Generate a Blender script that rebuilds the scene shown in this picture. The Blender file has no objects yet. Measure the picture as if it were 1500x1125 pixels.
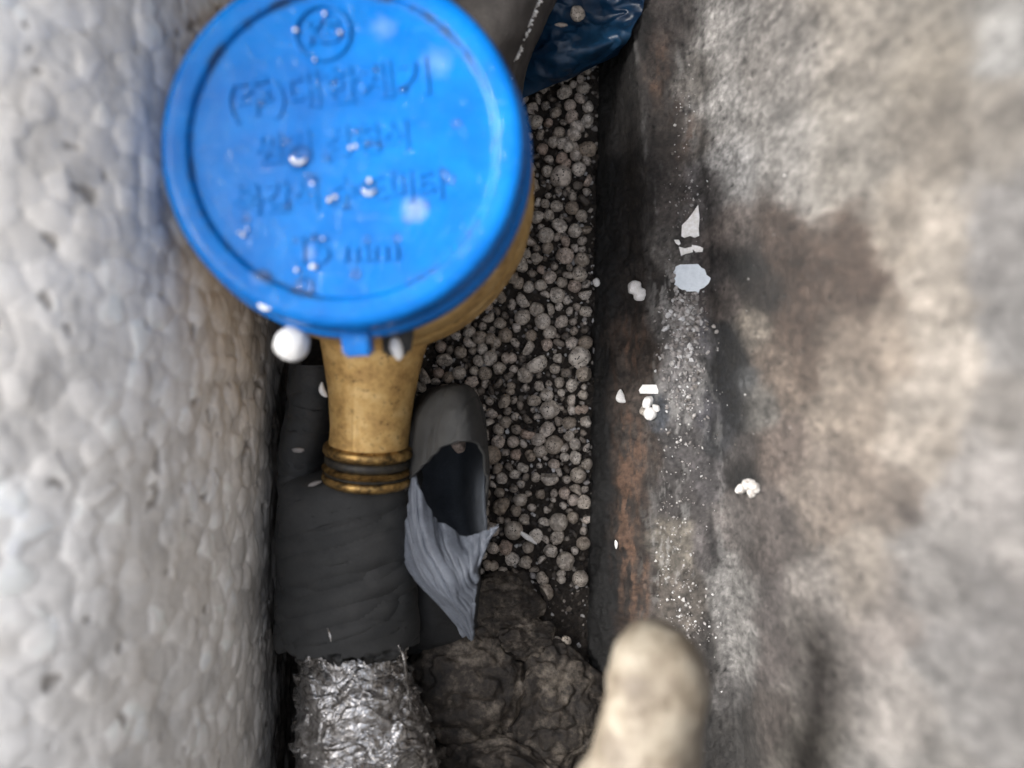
import bpy, bmesh, math, random
import numpy as np
from mathutils import Vector, Matrix, Euler
sc = bpy.context.scene
C = sc.collection
R = math.radians
# one scene unit = one centimetre
sc.unit_settings.scale_length = 0.01
F = 1299.0            # focal length in photo pixels (1500 wide)
H = 34.0              # camera height above the pit floor

# ------------------------------------------------------------ camera
cd = bpy.data.cameras.new('camera')
cam = bpy.data.objects.new('camera', cd); C.objects.link(cam)
cam.location = (0, 0, H)
cd.sensor_width = 36.0
cd.lens = F / 1500 * 36
cd.clip_start = 0.1; cd.clip_end = 2000
cd.dof.use_dof = True
cd.dof.focus_distance = 32.5
cd.dof.aperture_fstop = (cd.lens / 1000) / 0.60      # aperture of about half a unit (Blender: lens mm / 1000 / fstop)
sc.camera = cam
# ------------------------------------------------------------ light
SUN_AZ, SUN_EL = 170.0, 40.0       # azimuth counted from +x towards +y
w = bpy.data.worlds.new('World'); sc.world = w; w.use_nodes = True
nt = w.node_tree; bg = nt.nodes['Background']
sky = nt.nodes.new('ShaderNodeTexSky'); sky.sky_type = 'NISHITA'; sky.sun_disc = False
sky.sun_elevation = R(SUN_EL); sky.sun_rotation = R(90 - SUN_AZ)
sky.air_density = 1.0; sky.dust_density = 5.0; sky.ozone_density = 0.6
hs = nt.nodes.new('ShaderNodeHueSaturation'); hs.inputs['Saturation'].default_value = 0.4     # overcast: nearly white sky
nt.links.new(sky.outputs[0], hs.inputs['Color']); nt.links.new(hs.outputs[0], bg.inputs[0]); bg.inputs[1].default_value = 0.115
sd = bpy.data.lights.new('sun', 'SUN'); so = bpy.data.objects.new('sun', sd); C.objects.link(so)
sd.energy = 2.8; sd.angle = R(19); sd.color = (1, 0.98, 0.95)
d = Vector((math.cos(R(SUN_AZ)) * math.cos(R(SUN_EL)), math.sin(R(SUN_AZ)) * math.cos(R(SUN_EL)), math.sin(R(SUN_EL))))
so.rotation_euler = d.to_track_quat('Z', 'Y').to_euler(); so.location = d * 60
sc.view_settings.view_transform = 'Standard'; sc.view_settings.look = 'None'
sc.view_settings.gamma = 1; sc.view_settings.exposure = 2.12
sc.cycles.max_bounces = 8

# ------------------------------------------------------------ helpers
def P(px, py, z):
    d_ = H - z
    return Vector(((px - 750) / F * d_, -(py - 562) / F * d_, z))
def tag(o, label=None, cat=None, group=None, kind=None):
    if label: o['label'] = label
    if cat: o['category'] = cat
    if group: o['group'] = group
    if kind: o['kind'] = kind
    return o
def empty(name, loc, label, cat, group=None):
    o = bpy.data.objects.new(name, None); C.objects.link(o); o.location = loc
    o.empty_display_size = 0.5
    return tag(o, label, cat, group)
def link(name, me, mat=None, parent=None, smooth=True):
    if mat and not me.materials: me.materials.append(mat)
    if smooth:
        me.polygons.foreach_set('use_smooth', [True] * len(me.polygons))
    o = bpy.data.objects.new(name, me); C.objects.link(o)
    if parent:
        o.parent = parent; o.matrix_parent_inverse = Matrix.Translation(-parent.location)
    return o
def hash3(ix, iy, iz, s=0):
    n = (ix.astype(np.int64) * 374761393 + iy.astype(np.int64) * 668265263 + iz.astype(np.int64) * 2147483647 + s * 974634777) & 0xffffffff
    n = ((n ^ (n >> 13)) * 1274126177) & 0xffffffff
    n = ((n ^ (n >> 16)) * 2246822519) & 0xffffffff
    return ((n ^ (n >> 15)) & 0xffffff) / float(0xffffff)
def vnoise(p, s=0):
    i = np.floor(p).astype(np.int64); f = p - i; f = f * f * (3 - 2 * f)
    r = 0
    for a in (0, 1):
        for b in (0, 1):
            for c in (0, 1):
                wgt = (f[..., 0] if a else 1 - f[..., 0]) * (f[..., 1] if b else 1 - f[..., 1]) * (f[..., 2] if c else 1 - f[..., 2])
                r = r + wgt * hash3(i[..., 0] + a, i[..., 1] + b, i[..., 2] + c, s)
    return r * 2 - 1
def fbm(p, oct=4, s=0, gain=0.5):
    p = np.asarray(p, float); r = 0; a = 1; t = 0
    for k in range(oct):
        r = r + a * vnoise(p * 2 ** k + 17.3 * k, s + k); t += a; a *= gain
    return r / t
def worley(p, s=0, jit=0.9, delta=False):
    i = np.floor(p).astype(np.int64); f1 = np.full(p.shape[:-1], 9.0); f2 = f1.copy(); idn = np.zeros(p.shape[:-1]); dv = np.zeros(p.shape)
    for a in (-1, 0, 1):
        for b in (-1, 0, 1):
            for c in (-1, 0, 1):
                ci = i + np.array([a, b, c])
                q = np.stack([hash3(ci[..., 0], ci[..., 1], ci[..., 2], s + k) for k in (1, 2, 3)], -1)
                df = (ci + 0.5 + (q - 0.5) * jit) - p; dd = np.sqrt((df ** 2).sum(-1))
                idv = hash3(ci[..., 0], ci[..., 1], ci[..., 2], s + 7)
                closer = dd < f1
                if delta: dv = np.where(closer[..., None], df, dv)
                f2 = np.where(closer, f1, np.minimum(f2, dd)); idn = np.where(closer, idv, idn); f1 = np.where(closer, dd, f1)
    return (f1, f2, idn, dv) if delta else (f1, f2, idn)
def grid(name, X, mat, parent=None, col=None, closed=False, smooth=True, thick=0, off=0):
    """X: (nu, nv, 3) points -> one mesh object; closed wraps the first axis"""
    nu, nv = X.shape[:2]
    idx = np.arange(nu * nv).reshape(nu, nv)
    if closed: idx = np.vstack([idx, idx[:1]])
    a = idx[:-1, :-1]; b = idx[1:, :-1]; c = idx[1:, 1:]; d_ = idx[:-1, 1:]
    q = np.stack([a, b, c, d_], -1).reshape(-1, 4)
    me = bpy.data.meshes.new(name)
    me.vertices.add(nu * nv); me.vertices.foreach_set('co', X.reshape(-1).astype(np.float32))
    me.loops.add(q.size); me.loops.foreach_set('vertex_index', q.reshape(-1).astype(np.int32))
    me.polygons.add(len(q)); me.polygons.foreach_set('loop_start', np.arange(0, q.size, 4, dtype=np.int32))
    me.update(calc_edges=True)
    if col is not None:
        ca = me.color_attributes.new('tint', 'FLOAT_COLOR', 'POINT')
        cc = np.concatenate([col.reshape(-1, 3), np.ones((nu * nv, 1))], 1)
        ca.data.foreach_set('color', cc.reshape(-1).astype(np.float32))
    o = link(name, me, mat, parent, smooth)
    if thick:
        m = o.modifiers.new('thickness', 'SOLIDIFY'); m.thickness = thick; m.offset = off
    return o
def normals(X):
    du = np.gradient(X, axis=0); dv = np.gradient(X, axis=1)
    n = np.cross(du, dv); return n / np.maximum(np.linalg.norm(n, axis=-1, keepdims=True), 1e-9)
def catmull(Pts, n, axis):
    Pts = np.moveaxis(np.asarray(Pts, float), axis, 0)
    k = len(Pts); ext = np.concatenate([2 * Pts[:1] - Pts[1:2], Pts, 2 * Pts[-1:] - Pts[-2:-1]])
    t = np.linspace(0, k - 1, n); i = np.minimum(t.astype(int), k - 2); f = (t - i).reshape(-1, *[1] * (Pts.ndim - 1))
    p0, p1, p2, p3 = ext[i], ext[i + 1], ext[i + 2], ext[i + 3]
    r = 0.5 * ((2 * p1) + (-p0 + p2) * f + (2 * p0 - 5 * p1 + 4 * p2 - p3) * f ** 2 + (-p0 + 3 * p1 - 3 * p2 + p3) * f ** 3)
    return np.moveaxis(r, 0, axis)
def patch(ctrl, nu, nv):
    """ctrl rows of (px, py, z) -> smooth surface points"""
    A = np.array([[tuple(P(*c)) for c in row] for row in ctrl])
    return catmull(catmull(A, nu, 0), nv, 1)
def lathe_bm(prof, n=128, axis_pt=(0, 0), a0=0, a1=2 * math.pi):
    prof = np.array(prof, float); th = np.linspace(0, 2 * math.pi, n, endpoint=False)
    X = np.zeros((n, len(prof), 3))
    X[..., 0] = axis_pt[0] + prof[None, :, 0] * np.cos(th)[:, None]
    X[..., 1] = axis_pt[1] + prof[None, :, 0] * np.sin(th)[:, None]
    X[..., 2] = prof[None, :, 1]
    return X
def roundprof(pts, r=0.05, k=4):
    """bevel the corners of a polyline profile"""
    out = [pts[0]]
    for i in range(1, len(pts) - 1):
        a, b, c = (np.array(q, float) for q in pts[i - 1:i + 2])
        la, lc = np.linalg.norm(a - b), np.linalg.norm(c - b)
        rr = min(r, la * 0.45, lc * 0.45)
        s, e = b + (a - b) / la * rr, b + (c - b) / lc * rr
        for t in np.linspace(0, 1, k): out.append(tuple((1 - t) ** 2 * s + 2 * t * (1 - t) * b + t * t * e))
    out.append(pts[-1]); return out
def ico(sub=3, seed=0, amp=0.08, freq=1.2, scale=(1, 1, 1), fn=None):
    bm = bmesh.new(); bmesh.ops.create_icosphere(bm, subdivisions=sub, radius=1)
    co = np.array([v.co[:] for v in bm.verts])
    n = fbm(co * freq + seed * 13.7, 4, seed)
    r = co * (1 + amp * n[:, None] * 2)
    if fn is not None: r = fn(r, co)
    r = r * np.array(scale)
    for v, c in zip(bm.verts, r): v.co = c
    me = bpy.data.meshes.new('lump'); bm.to_mesh(me); bm.free()
    me.polygons.foreach_set('use_smooth', [True] * len(me.polygons))
    return me

# ------------------------------------------------------------ materials
class NB:
    def __init__(s, name):
        s.m = bpy.data.materials.new(name); s.m.use_nodes = True; s.t = s.m.node_tree
        s.b = s.t.nodes['Principled BSDF']
    def n(s, typ, ins=None, **kw):
        x = s.t.nodes.new('ShaderNode' + typ)
        for k, v in kw.items(): setattr(x, k, v)
        for k, v in (ins or {}).items():
            if isinstance(v, bpy.types.NodeSocket): s.t.links.new(v, x.inputs[k])
            else: x.inputs[k].default_value = v
        return x
    def coord(s, kind='Object'): return s.n('TexCoord').outputs[kind]
    def noise(s, scale, detail=5, rough=0.6, vec=None, dist=0):
        i = {'Scale': scale, 'Detail': detail, 'Roughness': rough, 'Distortion': dist}
        i['Vector'] = vec if vec is not None else s.coord()
        return s.n('TexNoise', i).outputs['Fac']
    def ramp(s, fac, stops, interp='LINEAR'):
        r = s.n('ValToRGB', {'Fac': fac}); cr = r.color_ramp; cr.interpolation = interp
        while len(cr.elements) < len(stops): cr.elements.new(0.5)
        for e, (p, c) in zip(cr.elements, stops):
            e.position = p; e.color = (*c, 1) if len(c) == 3 else c
        return r.outputs['Color']
    def mix(s, fac, a, b, mode='MIX'):
        x = s.n('Mix', data_type='RGBA', blend_type=mode)
        for sock, v in ((x.inputs[0], fac), (x.inputs[6], a), (x.inputs[7], b)):
            if isinstance(v, bpy.types.NodeSocket): s.t.links.new(v, sock)
            else: sock.default_value = (*v, 1) if isinstance(v, tuple) and len(v) == 3 else v
        return x.outputs[2]
    def bump(s, h, strength=0.5, dist=0.05, normal=None):
        i = {'Height': h, 'Strength': strength, 'Distance': dist}
        if normal is not None: i['Normal'] = normal
        return s.n('Bump', i).outputs['Normal']
    def set(s, **kw):
        for k, v in kw.items():
            k = k.replace('_', ' ')
            if isinstance(v, bpy.types.NodeSocket): s.t.links.new(v, s.b.inputs[k])
            else: s.b.inputs[k].default_value = (*v, 1) if isinstance(v, tuple) and len(v) == 3 else v
        return s.m
def g(v): return (v, v, v)
M = {}
# concrete: painted stains come from the mesh, fine grain from noise
k = NB('stained concrete')
at = k.n('Attribute', attribute_name='tint').outputs['Color']
mv = k.n('Mapping', {'Vector': k.coord(), 'Scale': (0.8, 1.0, 0.42)}).outputs[0]
fine = k.noise(5.0, 8, 0.7, mv); sp = k.noise(20.0, 4, 0.7, mv)
c1 = k.mix(1.0, at, k.ramp(fine, [(0.25, g(0.62)), (0.5, g(1.0)), (0.8, g(1.35))]), 'MULTIPLY')
c2 = k.mix(1.0, c1, k.ramp(sp, [(0.3, g(0.45)), (0.42, g(1.0)), (0.62, g(1.0)), (0.74, g(1.6))]), 'MULTIPLY')
M['concrete'] = k.set(Base_Color=c2, Roughness=0.75, Normal=k.bump(sp, 0.5, 0.03, k.bump(fine, 0.6, 0.08)))
k = NB('plain concrete')
c1 = k.ramp(k.noise(0.5, 8, 0.7), [(0.3, (0.18, 0.165, 0.15)), (0.7, (0.36, 0.34, 0.32))])
M['plain'] = k.set(Base_Color=c1, Roughness=0.9, Normal=k.bump(k.noise(4, 6, 0.7), 0.5, 0.1))
# expanded polystyrene board
k = NB('moulded polystyrene')
at = k.n('Attribute', attribute_name='tint').outputs['Color']
c1 = k.mix(1.0, at, k.ramp(k.noise(5, 6, 0.65), [(0.3, g(0.92)), (0.6, g(1.0))]), 'MULTIPLY')
M['eps'] = k.set(Base_Color=c1, Roughness=0.6, Subsurface_Weight=0.0, Normal=k.bump(k.noise(14, 4, 0.6), 0.3, 0.03))
# loose beads
k = NB('dirty polystyrene bead')
oi = k.n('ObjectInfo'); rnd = oi.outputs['Random']
vec = k.n('VectorMath', {0: k.coord(), 1: k.n('CombineXYZ', {'X': k.n('Math', {0: rnd, 1: 91.0}, operation='MULTIPLY').outputs[0], 'Y': rnd, 'Z': rnd}).outputs[0]}, operation='ADD').outputs[0]
base = k.ramp(rnd, [(0.0, (0.32, 0.265, 0.21)), (0.35, (0.48, 0.43, 0.37)), (0.7, (0.62, 0.57, 0.51)), (1.0, (0.44, 0.34, 0.28))])
base = k.mix(1.0, base, k.ramp(k.noise(2.5, 5, 0.6, vec), [(0.3, g(0.55)), (0.55, g(1.05))]), 'MULTIPLY')
vo = k.n('TexVoronoi', {'Vector': vec, 'Scale': 3.6, 'Randomness': 1.0}).outputs['Distance']
nz = k.n('Math', {0: k.noise(5, 3, 0.6, vec), 1: 0.42}, operation='MULTIPLY').outputs[0]
sm = k.n('Math', {0: vo, 1: nz}, operation='ADD').outputs[0]
dots = k.ramp(sm, [(0.44, g(0.0)), (0.49, g(1.0))])
low = k.ramp(k.noise(1.1, 5, 0.7, vec), [(0.42, g(0)), (0.5, g(1))])
keep = k.mix(1.0, dots, k.ramp(k.noise(1.1, 2, 0.5, vec), [(0.42, g(1)), (0.49, g(0))]), 'LIGHTEN')
M['bead'] = k.set(Base_Color=k.mix(keep, (0.012, 0.010, 0.008), k.mix(low, k.mix(0.55, base, (0.10, 0.08, 0.065)), base)), Roughness=0.42, Normal=k.bump(k.noise(4, 4, 0.6, vec), 0.5, 0.12, k.bump(dots, 0.5, 0.06)))
k = NB('dirty small bead')
cr = k.n('NewGeometry').outputs['Random Per Island']
c1 = k.mix(1.0, k.ramp(cr, [(0.0, (0.07, 0.058, 0.048)), (0.4, (0.30, 0.26, 0.22)), (1.0, (0.55, 0.50, 0.45))]), k.ramp(k.noise(9, 5, 0.7), [(0.38, g(0.12)), (0.5, g(1.0))]), 'MULTIPLY')
M['bead_small'] = k.set(Base_Color=c1, Roughness=0.6, Normal=k.bump(k.noise(16, 4, 0.6), 0.6, 0.05))
k = NB('clean polystyrene')
M['white'] = k.set(Base_Color=k.ramp(k.noise(8, 4, 0.6), [(0.35, (0.68, 0.66, 0.62)), (0.65, (0.86, 0.86, 0.86))]), Roughness=0.5, Normal=k.bump(k.noise(10, 4), 0.3, 0.04))
k = NB('aged polystyrene')
M['clump'] = k.set(Base_Color=k.ramp(k.noise(1.6, 6, 0.7), [(0.35, (0.22, 0.19, 0.165)), (0.5, (0.42, 0.40, 0.38)), (0.7, (0.55, 0.54, 0.53))]), Roughness=0.6, Normal=k.bump(k.noise(3, 5, 0.6), 0.6, 0.1))
k = NB('white crumb')
cr = k.n('NewGeometry').outputs['Random Per Island']
M['grit'] = k.set(Base_Color=k.ramp(cr, [(0.0, (0.10, 0.09, 0.08)), (0.4, (0.28, 0.26, 0.25)), (0.8, (0.38, 0.37, 0.36)), (1.0, (0.6, 0.6, 0.61))]), Roughness=0.6)
k = NB('paint flake')
M['flake'] = k.set(Base_Color=k.ramp(k.noise(5, 5, 0.7), [(0.3, (0.54, 0.60, 0.66)), (0.7, (0.68, 0.74, 0.80))]), Roughness=0.6, Normal=k.bump(k.noise(9, 4), 0.25, 0.03))
k = NB('wet soil')
f1 = k.noise(3.5, 10, 0.75)
M['soil'] = k.set(Base_Color=k.ramp(f1, [(0.3, (0.008, 0.006, 0.005)), (0.5, (0.022, 0.017, 0.013)), (0.68, (0.06, 0.048, 0.037)), (0.8, (0.11, 0.09, 0.07))]),
                  Roughness=k.ramp(k.noise(5), [(0.35, g(0.35)), (0.7, g(0.9))]), Normal=k.bump(k.noise(12, 8, 0.75), 0.9, 0.12))
k = NB('soil crumb')
cr = k.n('NewGeometry').outputs['Random Per Island']
M['crumb'] = k.set(Base_Color=k.ramp(cr, [(0.0, (0.008, 0.006, 0.005)), (0.6, (0.03, 0.024, 0.02)), (0.85, (0.09, 0.075, 0.06)), (0.97, (0.3, 0.27, 0.24))]), Roughness=0.6)
k = NB('muddy mortar')
f1 = k.noise(1.6, 9, 0.7); f2 = k.noise(9, 6, 0.7)
c1 = k.ramp(f1, [(0.36, (0.008, 0.006, 0.005)), (0.5, (0.032, 0.025, 0.019)), (0.60, (0.11, 0.092, 0.073)), (0.75, (0.22, 0.195, 0.17))])
M['mortar'] = k.set(Base_Color=k.mix(1.0, c1, k.ramp(f2, [(0.35, g(0.4)), (0.55, g(1.15))]), 'MULTIPLY'), Roughness=0.7, Normal=k.bump(f2, 0.9, 0.08))
# blue lid plastic with a wet film
k = NB('blue plastic')
c1 = k.ramp(k.noise(0.8, 5, 0.6), [(0.3, (0.0005, 0.096, 0.355)), (0.7, (0.001, 0.140, 0.46))])
c1 = k.mix(k.ramp(k.noise(7, 6, 0.7), [(0.62, g(0)), (0.78, g(0.35))]), c1, (0.25, 0.32, 0.38))
film = k.noise(1.3, 3, 0.5, dist=0.6)
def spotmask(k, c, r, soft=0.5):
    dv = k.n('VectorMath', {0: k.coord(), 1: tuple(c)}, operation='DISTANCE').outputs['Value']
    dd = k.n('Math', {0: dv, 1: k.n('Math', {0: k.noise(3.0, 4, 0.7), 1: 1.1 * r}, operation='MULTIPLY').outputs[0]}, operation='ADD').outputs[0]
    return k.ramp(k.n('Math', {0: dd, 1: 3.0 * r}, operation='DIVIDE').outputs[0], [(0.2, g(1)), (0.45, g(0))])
for (px_0, py_0, r_0, a_0) in ((608, 306, 0.50, 0.38), (382, 408, 0.36, 0.25), (452, 372, 0.3, 0.25), (560, 40, 0.5, 0.12), (640, 90, 0.6, 0.10)):      # pale haze and highlights painted into the lid colour
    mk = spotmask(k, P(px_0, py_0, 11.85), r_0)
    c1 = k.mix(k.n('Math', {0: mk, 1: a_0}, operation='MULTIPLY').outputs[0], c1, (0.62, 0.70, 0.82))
ax_ = k.n('VectorMath', {0: k.n('VectorMath', {0: k.coord(), 1: (1, 1, 0)}, operation='MULTIPLY').outputs[0], 1: (-4.23, 5.96, 0)}, operation='DISTANCE').outputs['Value']
gr_ = k.ramp(k.n('Math', {0: ax_, 1: 0.1}, operation='MULTIPLY').outputs[0], [(0.368, g(0)), (0.382, g(1)), (0.388, g(1)), (0.398, g(0))])
gr_ = k.mix(1.0, gr_, k.ramp(k.noise(0.9, 4, 0.7), [(0.46, g(0)), (0.6, g(0.75))]), 'MULTIPLY')
c1 = k.mix(gr_, c1, (0.03, 0.03, 0.022))
scr = k.n('TexNoise', {'Vector': k.n('Mapping', {'Vector': k.coord(), 'Scale': (0.6, 9.0, 1.0), 'Rotation': (0, 0, 0.7)}).outputs[0], 'Scale': 1.2, 'Detail': 4}).outputs['Fac']
c1 = k.mix(k.ramp(scr, [(0.68, g(0)), (0.74, g(0.22))]), c1, (0.30, 0.42, 0.60))
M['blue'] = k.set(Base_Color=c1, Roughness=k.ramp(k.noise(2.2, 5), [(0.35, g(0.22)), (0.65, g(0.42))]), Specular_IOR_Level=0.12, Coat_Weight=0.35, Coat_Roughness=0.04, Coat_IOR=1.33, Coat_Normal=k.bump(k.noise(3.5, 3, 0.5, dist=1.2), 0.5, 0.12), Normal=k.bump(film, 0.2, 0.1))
k = NB('brass')
f1 = k.noise(1.4, 7, 0.65); f2 = k.noise(4.0, 6, 0.75)
c1 = k.ramp(f1, [(0.3, (0.26, 0.14, 0.045)), (0.5, (0.55, 0.35, 0.125)), (0.72, (0.70, 0.50, 0.23))])
c1 = k.mix(k.ramp(f2, [(0.56, g(0)), (0.70, g(0.92))]), c1, (0.05, 0.032, 0.014))
M['brass'] = k.set(Base_Color=c1, Metallic=0.45, Roughness=k.ramp(f2, [(0.3, g(0.34)), (0.7, g(0.7))]), Normal=k.bump(k.noise(12, 6, 0.6), 0.25, 0.03))
k = NB('polished brass')
f2 = k.noise(3.0, 6, 0.7)
M['brass2'] = k.set(Base_Color=k.ramp(f2, [(0.38, (0.05, 0.035, 0.015)), (0.5, (0.28, 0.17, 0.06)), (0.66, (0.55, 0.36, 0.13))]), Metallic=0.8, Roughness=0.4)
k = NB('black rubber')
M['rubber'] = k.set(Base_Color=k.ramp(k.noise(6, 5), [(0.4, (0.008, 0.008, 0.007)), (0.75, (0.05, 0.04, 0.025))]), Roughness=0.55)
def foam(name, lo, hi, rough=0.8):
    k = NB(name); f1 = k.noise(0.9, 6, 0.65); f2 = k.noise(14, 6, 0.7)
    c1 = k.mix(1.0, k.ramp(f1, [(0.3, lo), (0.7, hi)]), k.ramp(f2, [(0.3, g(0.8)), (0.7, g(1.15))]), 'MULTIPLY')
    return k.set(Base_Color=c1, Roughness=rough, Normal=k.bump(f2, 0.25, 0.03, k.bump(f1, 0.3, 0.1)))
M['foam'] = foam('grey rubber foam', (0.020, 0.021, 0.021), (0.040, 0.040, 0.039))
M['foam_dark'] = foam('dark rubber foam', (0.012, 0.013, 0.014), (0.026, 0.027, 0.028))
M['foam_brown'] = foam('dusty rubber foam', (0.034, 0.030, 0.028), (0.085, 0.076, 0.070))
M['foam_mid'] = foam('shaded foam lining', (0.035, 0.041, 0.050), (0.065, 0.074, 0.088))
M['foam_in'] = foam('pale foam lining', (0.075, 0.085, 0.105), (0.15, 0.168, 0.20), 0.6)
k = NB('crumpled aluminium foil')
M['foil'] = k.set(Base_Color=k.ramp(k.noise(3, 6, 0.7), [(0.35, (0.16, 0.145, 0.13)), (0.6, (0.62, 0.61, 0.6))]), Metallic=0.9, Roughness=0.24, Normal=k.bump(k.noise(6, 3, 0.5, dist=1.0), 0.5, 0.12))
k = NB('blue polythene')
M['film'] = k.set(Base_Color=k.ramp(k.noise(1.2, 5), [(0.3, (0.001, 0.012, 0.035)), (0.7, (0.006, 0.040, 0.090))]), Roughness=0.38, Specular_IOR_Level=0.4, Normal=k.bump(k.noise(1.6, 3, 0.5, dist=1.0), 0.3, 0.15))
k = NB('beige spray foam')
f1 = k.noise(1.1, 5, 0.6)
M['beige'] = k.set(Base_Color=k.ramp(f1, [(0.36, (0.060, 0.045, 0.030)), (0.5, (0.115, 0.095, 0.070)), (0.62, (0.17, 0.148, 0.115))]), Roughness=0.65, Normal=k.bump(k.noise(5), 0.5, 0.1))
k = NB('water')
M['water'] = k.set(Base_Color=(0.9, 0.95, 1.0), Roughness=0.03, IOR=1.33, Transmission_Weight=1.0)

rng = np.random.RandomState(7); random.seed(7)

# ------------------------------------------------------------ stain helper
def s2l(c):
    c = np.array(c, float) / 255
    return np.where(c <= 0.04045, c / 12.92, ((c + 0.055) / 1.055) ** 2.4)
def scatter_color(px, py, samples, warp, power=1.0):
    num = 0; den = 1e-9
    for (x, y, r, col) in samples:
        wv = np.exp(-(((px + warp[0] - x) / r) ** 2 + ((py + warp[1] - y) / (r * 1.25)) ** 2) * power)
        num = num + wv[..., None] * s2l(col); den = den + wv
    return num / np.asarray(den)[..., None]

# ------------------------------------------------------------ pit floor
n1, n2 = 260, 300
xs = np.linspace(-22, 16, n1); ys = np.linspace(-18, 18, n2)
X = np.zeros((n1, n2, 3)); X[..., 0] = xs[:, None]; X[..., 1] = ys[None, :]
q = X.copy(); q[..., 2] = 0
X[..., 2] = -0.25 + 0.30 * fbm(q * 0.5, 5, 3, 0.6) + 0.12 * fbm(q * 2.2, 3, 5)
fl = grid('pit_floor', X, M['soil']); tag(fl, kind='structure')
def floor_z(x, y):
    i = min(max(int((x + 22) / 38 * (n1 - 1)), 0), n1 - 1); j = min(max(int((y + 18) / 36 * (n2 - 1)), 0), n2 - 1)
    return FZ[i, j, 2]
FZ = X.copy()

# ------------------------------------------------------------ right wall (concrete, with ledge)
prof = [(3.05, -0.8, .02), (3.15, 0.1, .02), (3.55, 0.7, .01), (4.35, 1.5, -.02), (4.9, 2.2, -.06), (5.2, 2.75, -.072), (5.45, 2.95, -.072), (6.3, 3.0, -.072), (6.95, 3.05, -.072),
        (7.12, 3.3, -.072), (7.35, 4.2, -.065), (7.75, 6.0, -.04), (8.35, 9.0, -.02), (9.0, 12.0, 0), (9.75, 15.2, 0), (10.08, 16.3, 0), (10.45, 18.0, 0), (11.2, 24.0, 0), (12.2, 32.0, 0)]
prof = np.array(prof)
seg = np.concatenate([[0], np.cumsum(np.linalg.norm(np.diff(prof[:, :2], axis=0), axis=1))])
send = seg[-1]; s16 = np.interp(18.0, prof[:, 1], seg)
su = np.concatenate([np.linspace(0, s16, 420), np.linspace(s16, send, 12)[1:]])
px_ = np.interp(su, seg, prof[:, 0]); pz_ = np.interp(su, seg, prof[:, 1]); pt_ = np.interp(su, seg, prof[:, 2])
yv = np.linspace(-17.5, 17.5, 560)
Wl = np.zeros((len(su), len(yv), 3))
Wl[..., 0] = px_[:, None] + pt_[:, None] * yv[None, :]
Wl[..., 1] = yv[None, :]; Wl[..., 2] = pz_[:, None]
ppx = 750 + Wl[..., 0] * F / np.maximum(H - Wl[..., 2], 2); ppy = 562 - Wl[..., 1] * F / np.maximum(H - Wl[..., 2], 2)
Wq = Wl * np.array([0.8, 1.0, 0.42])        # stains run long down the wall face
wx = 70 * fbm(Wq * 0.8 + 5, 6, 11, 0.65); wy = 80 * fbm(Wq * 0.8 + 50, 6, 21, 0.65)
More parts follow.
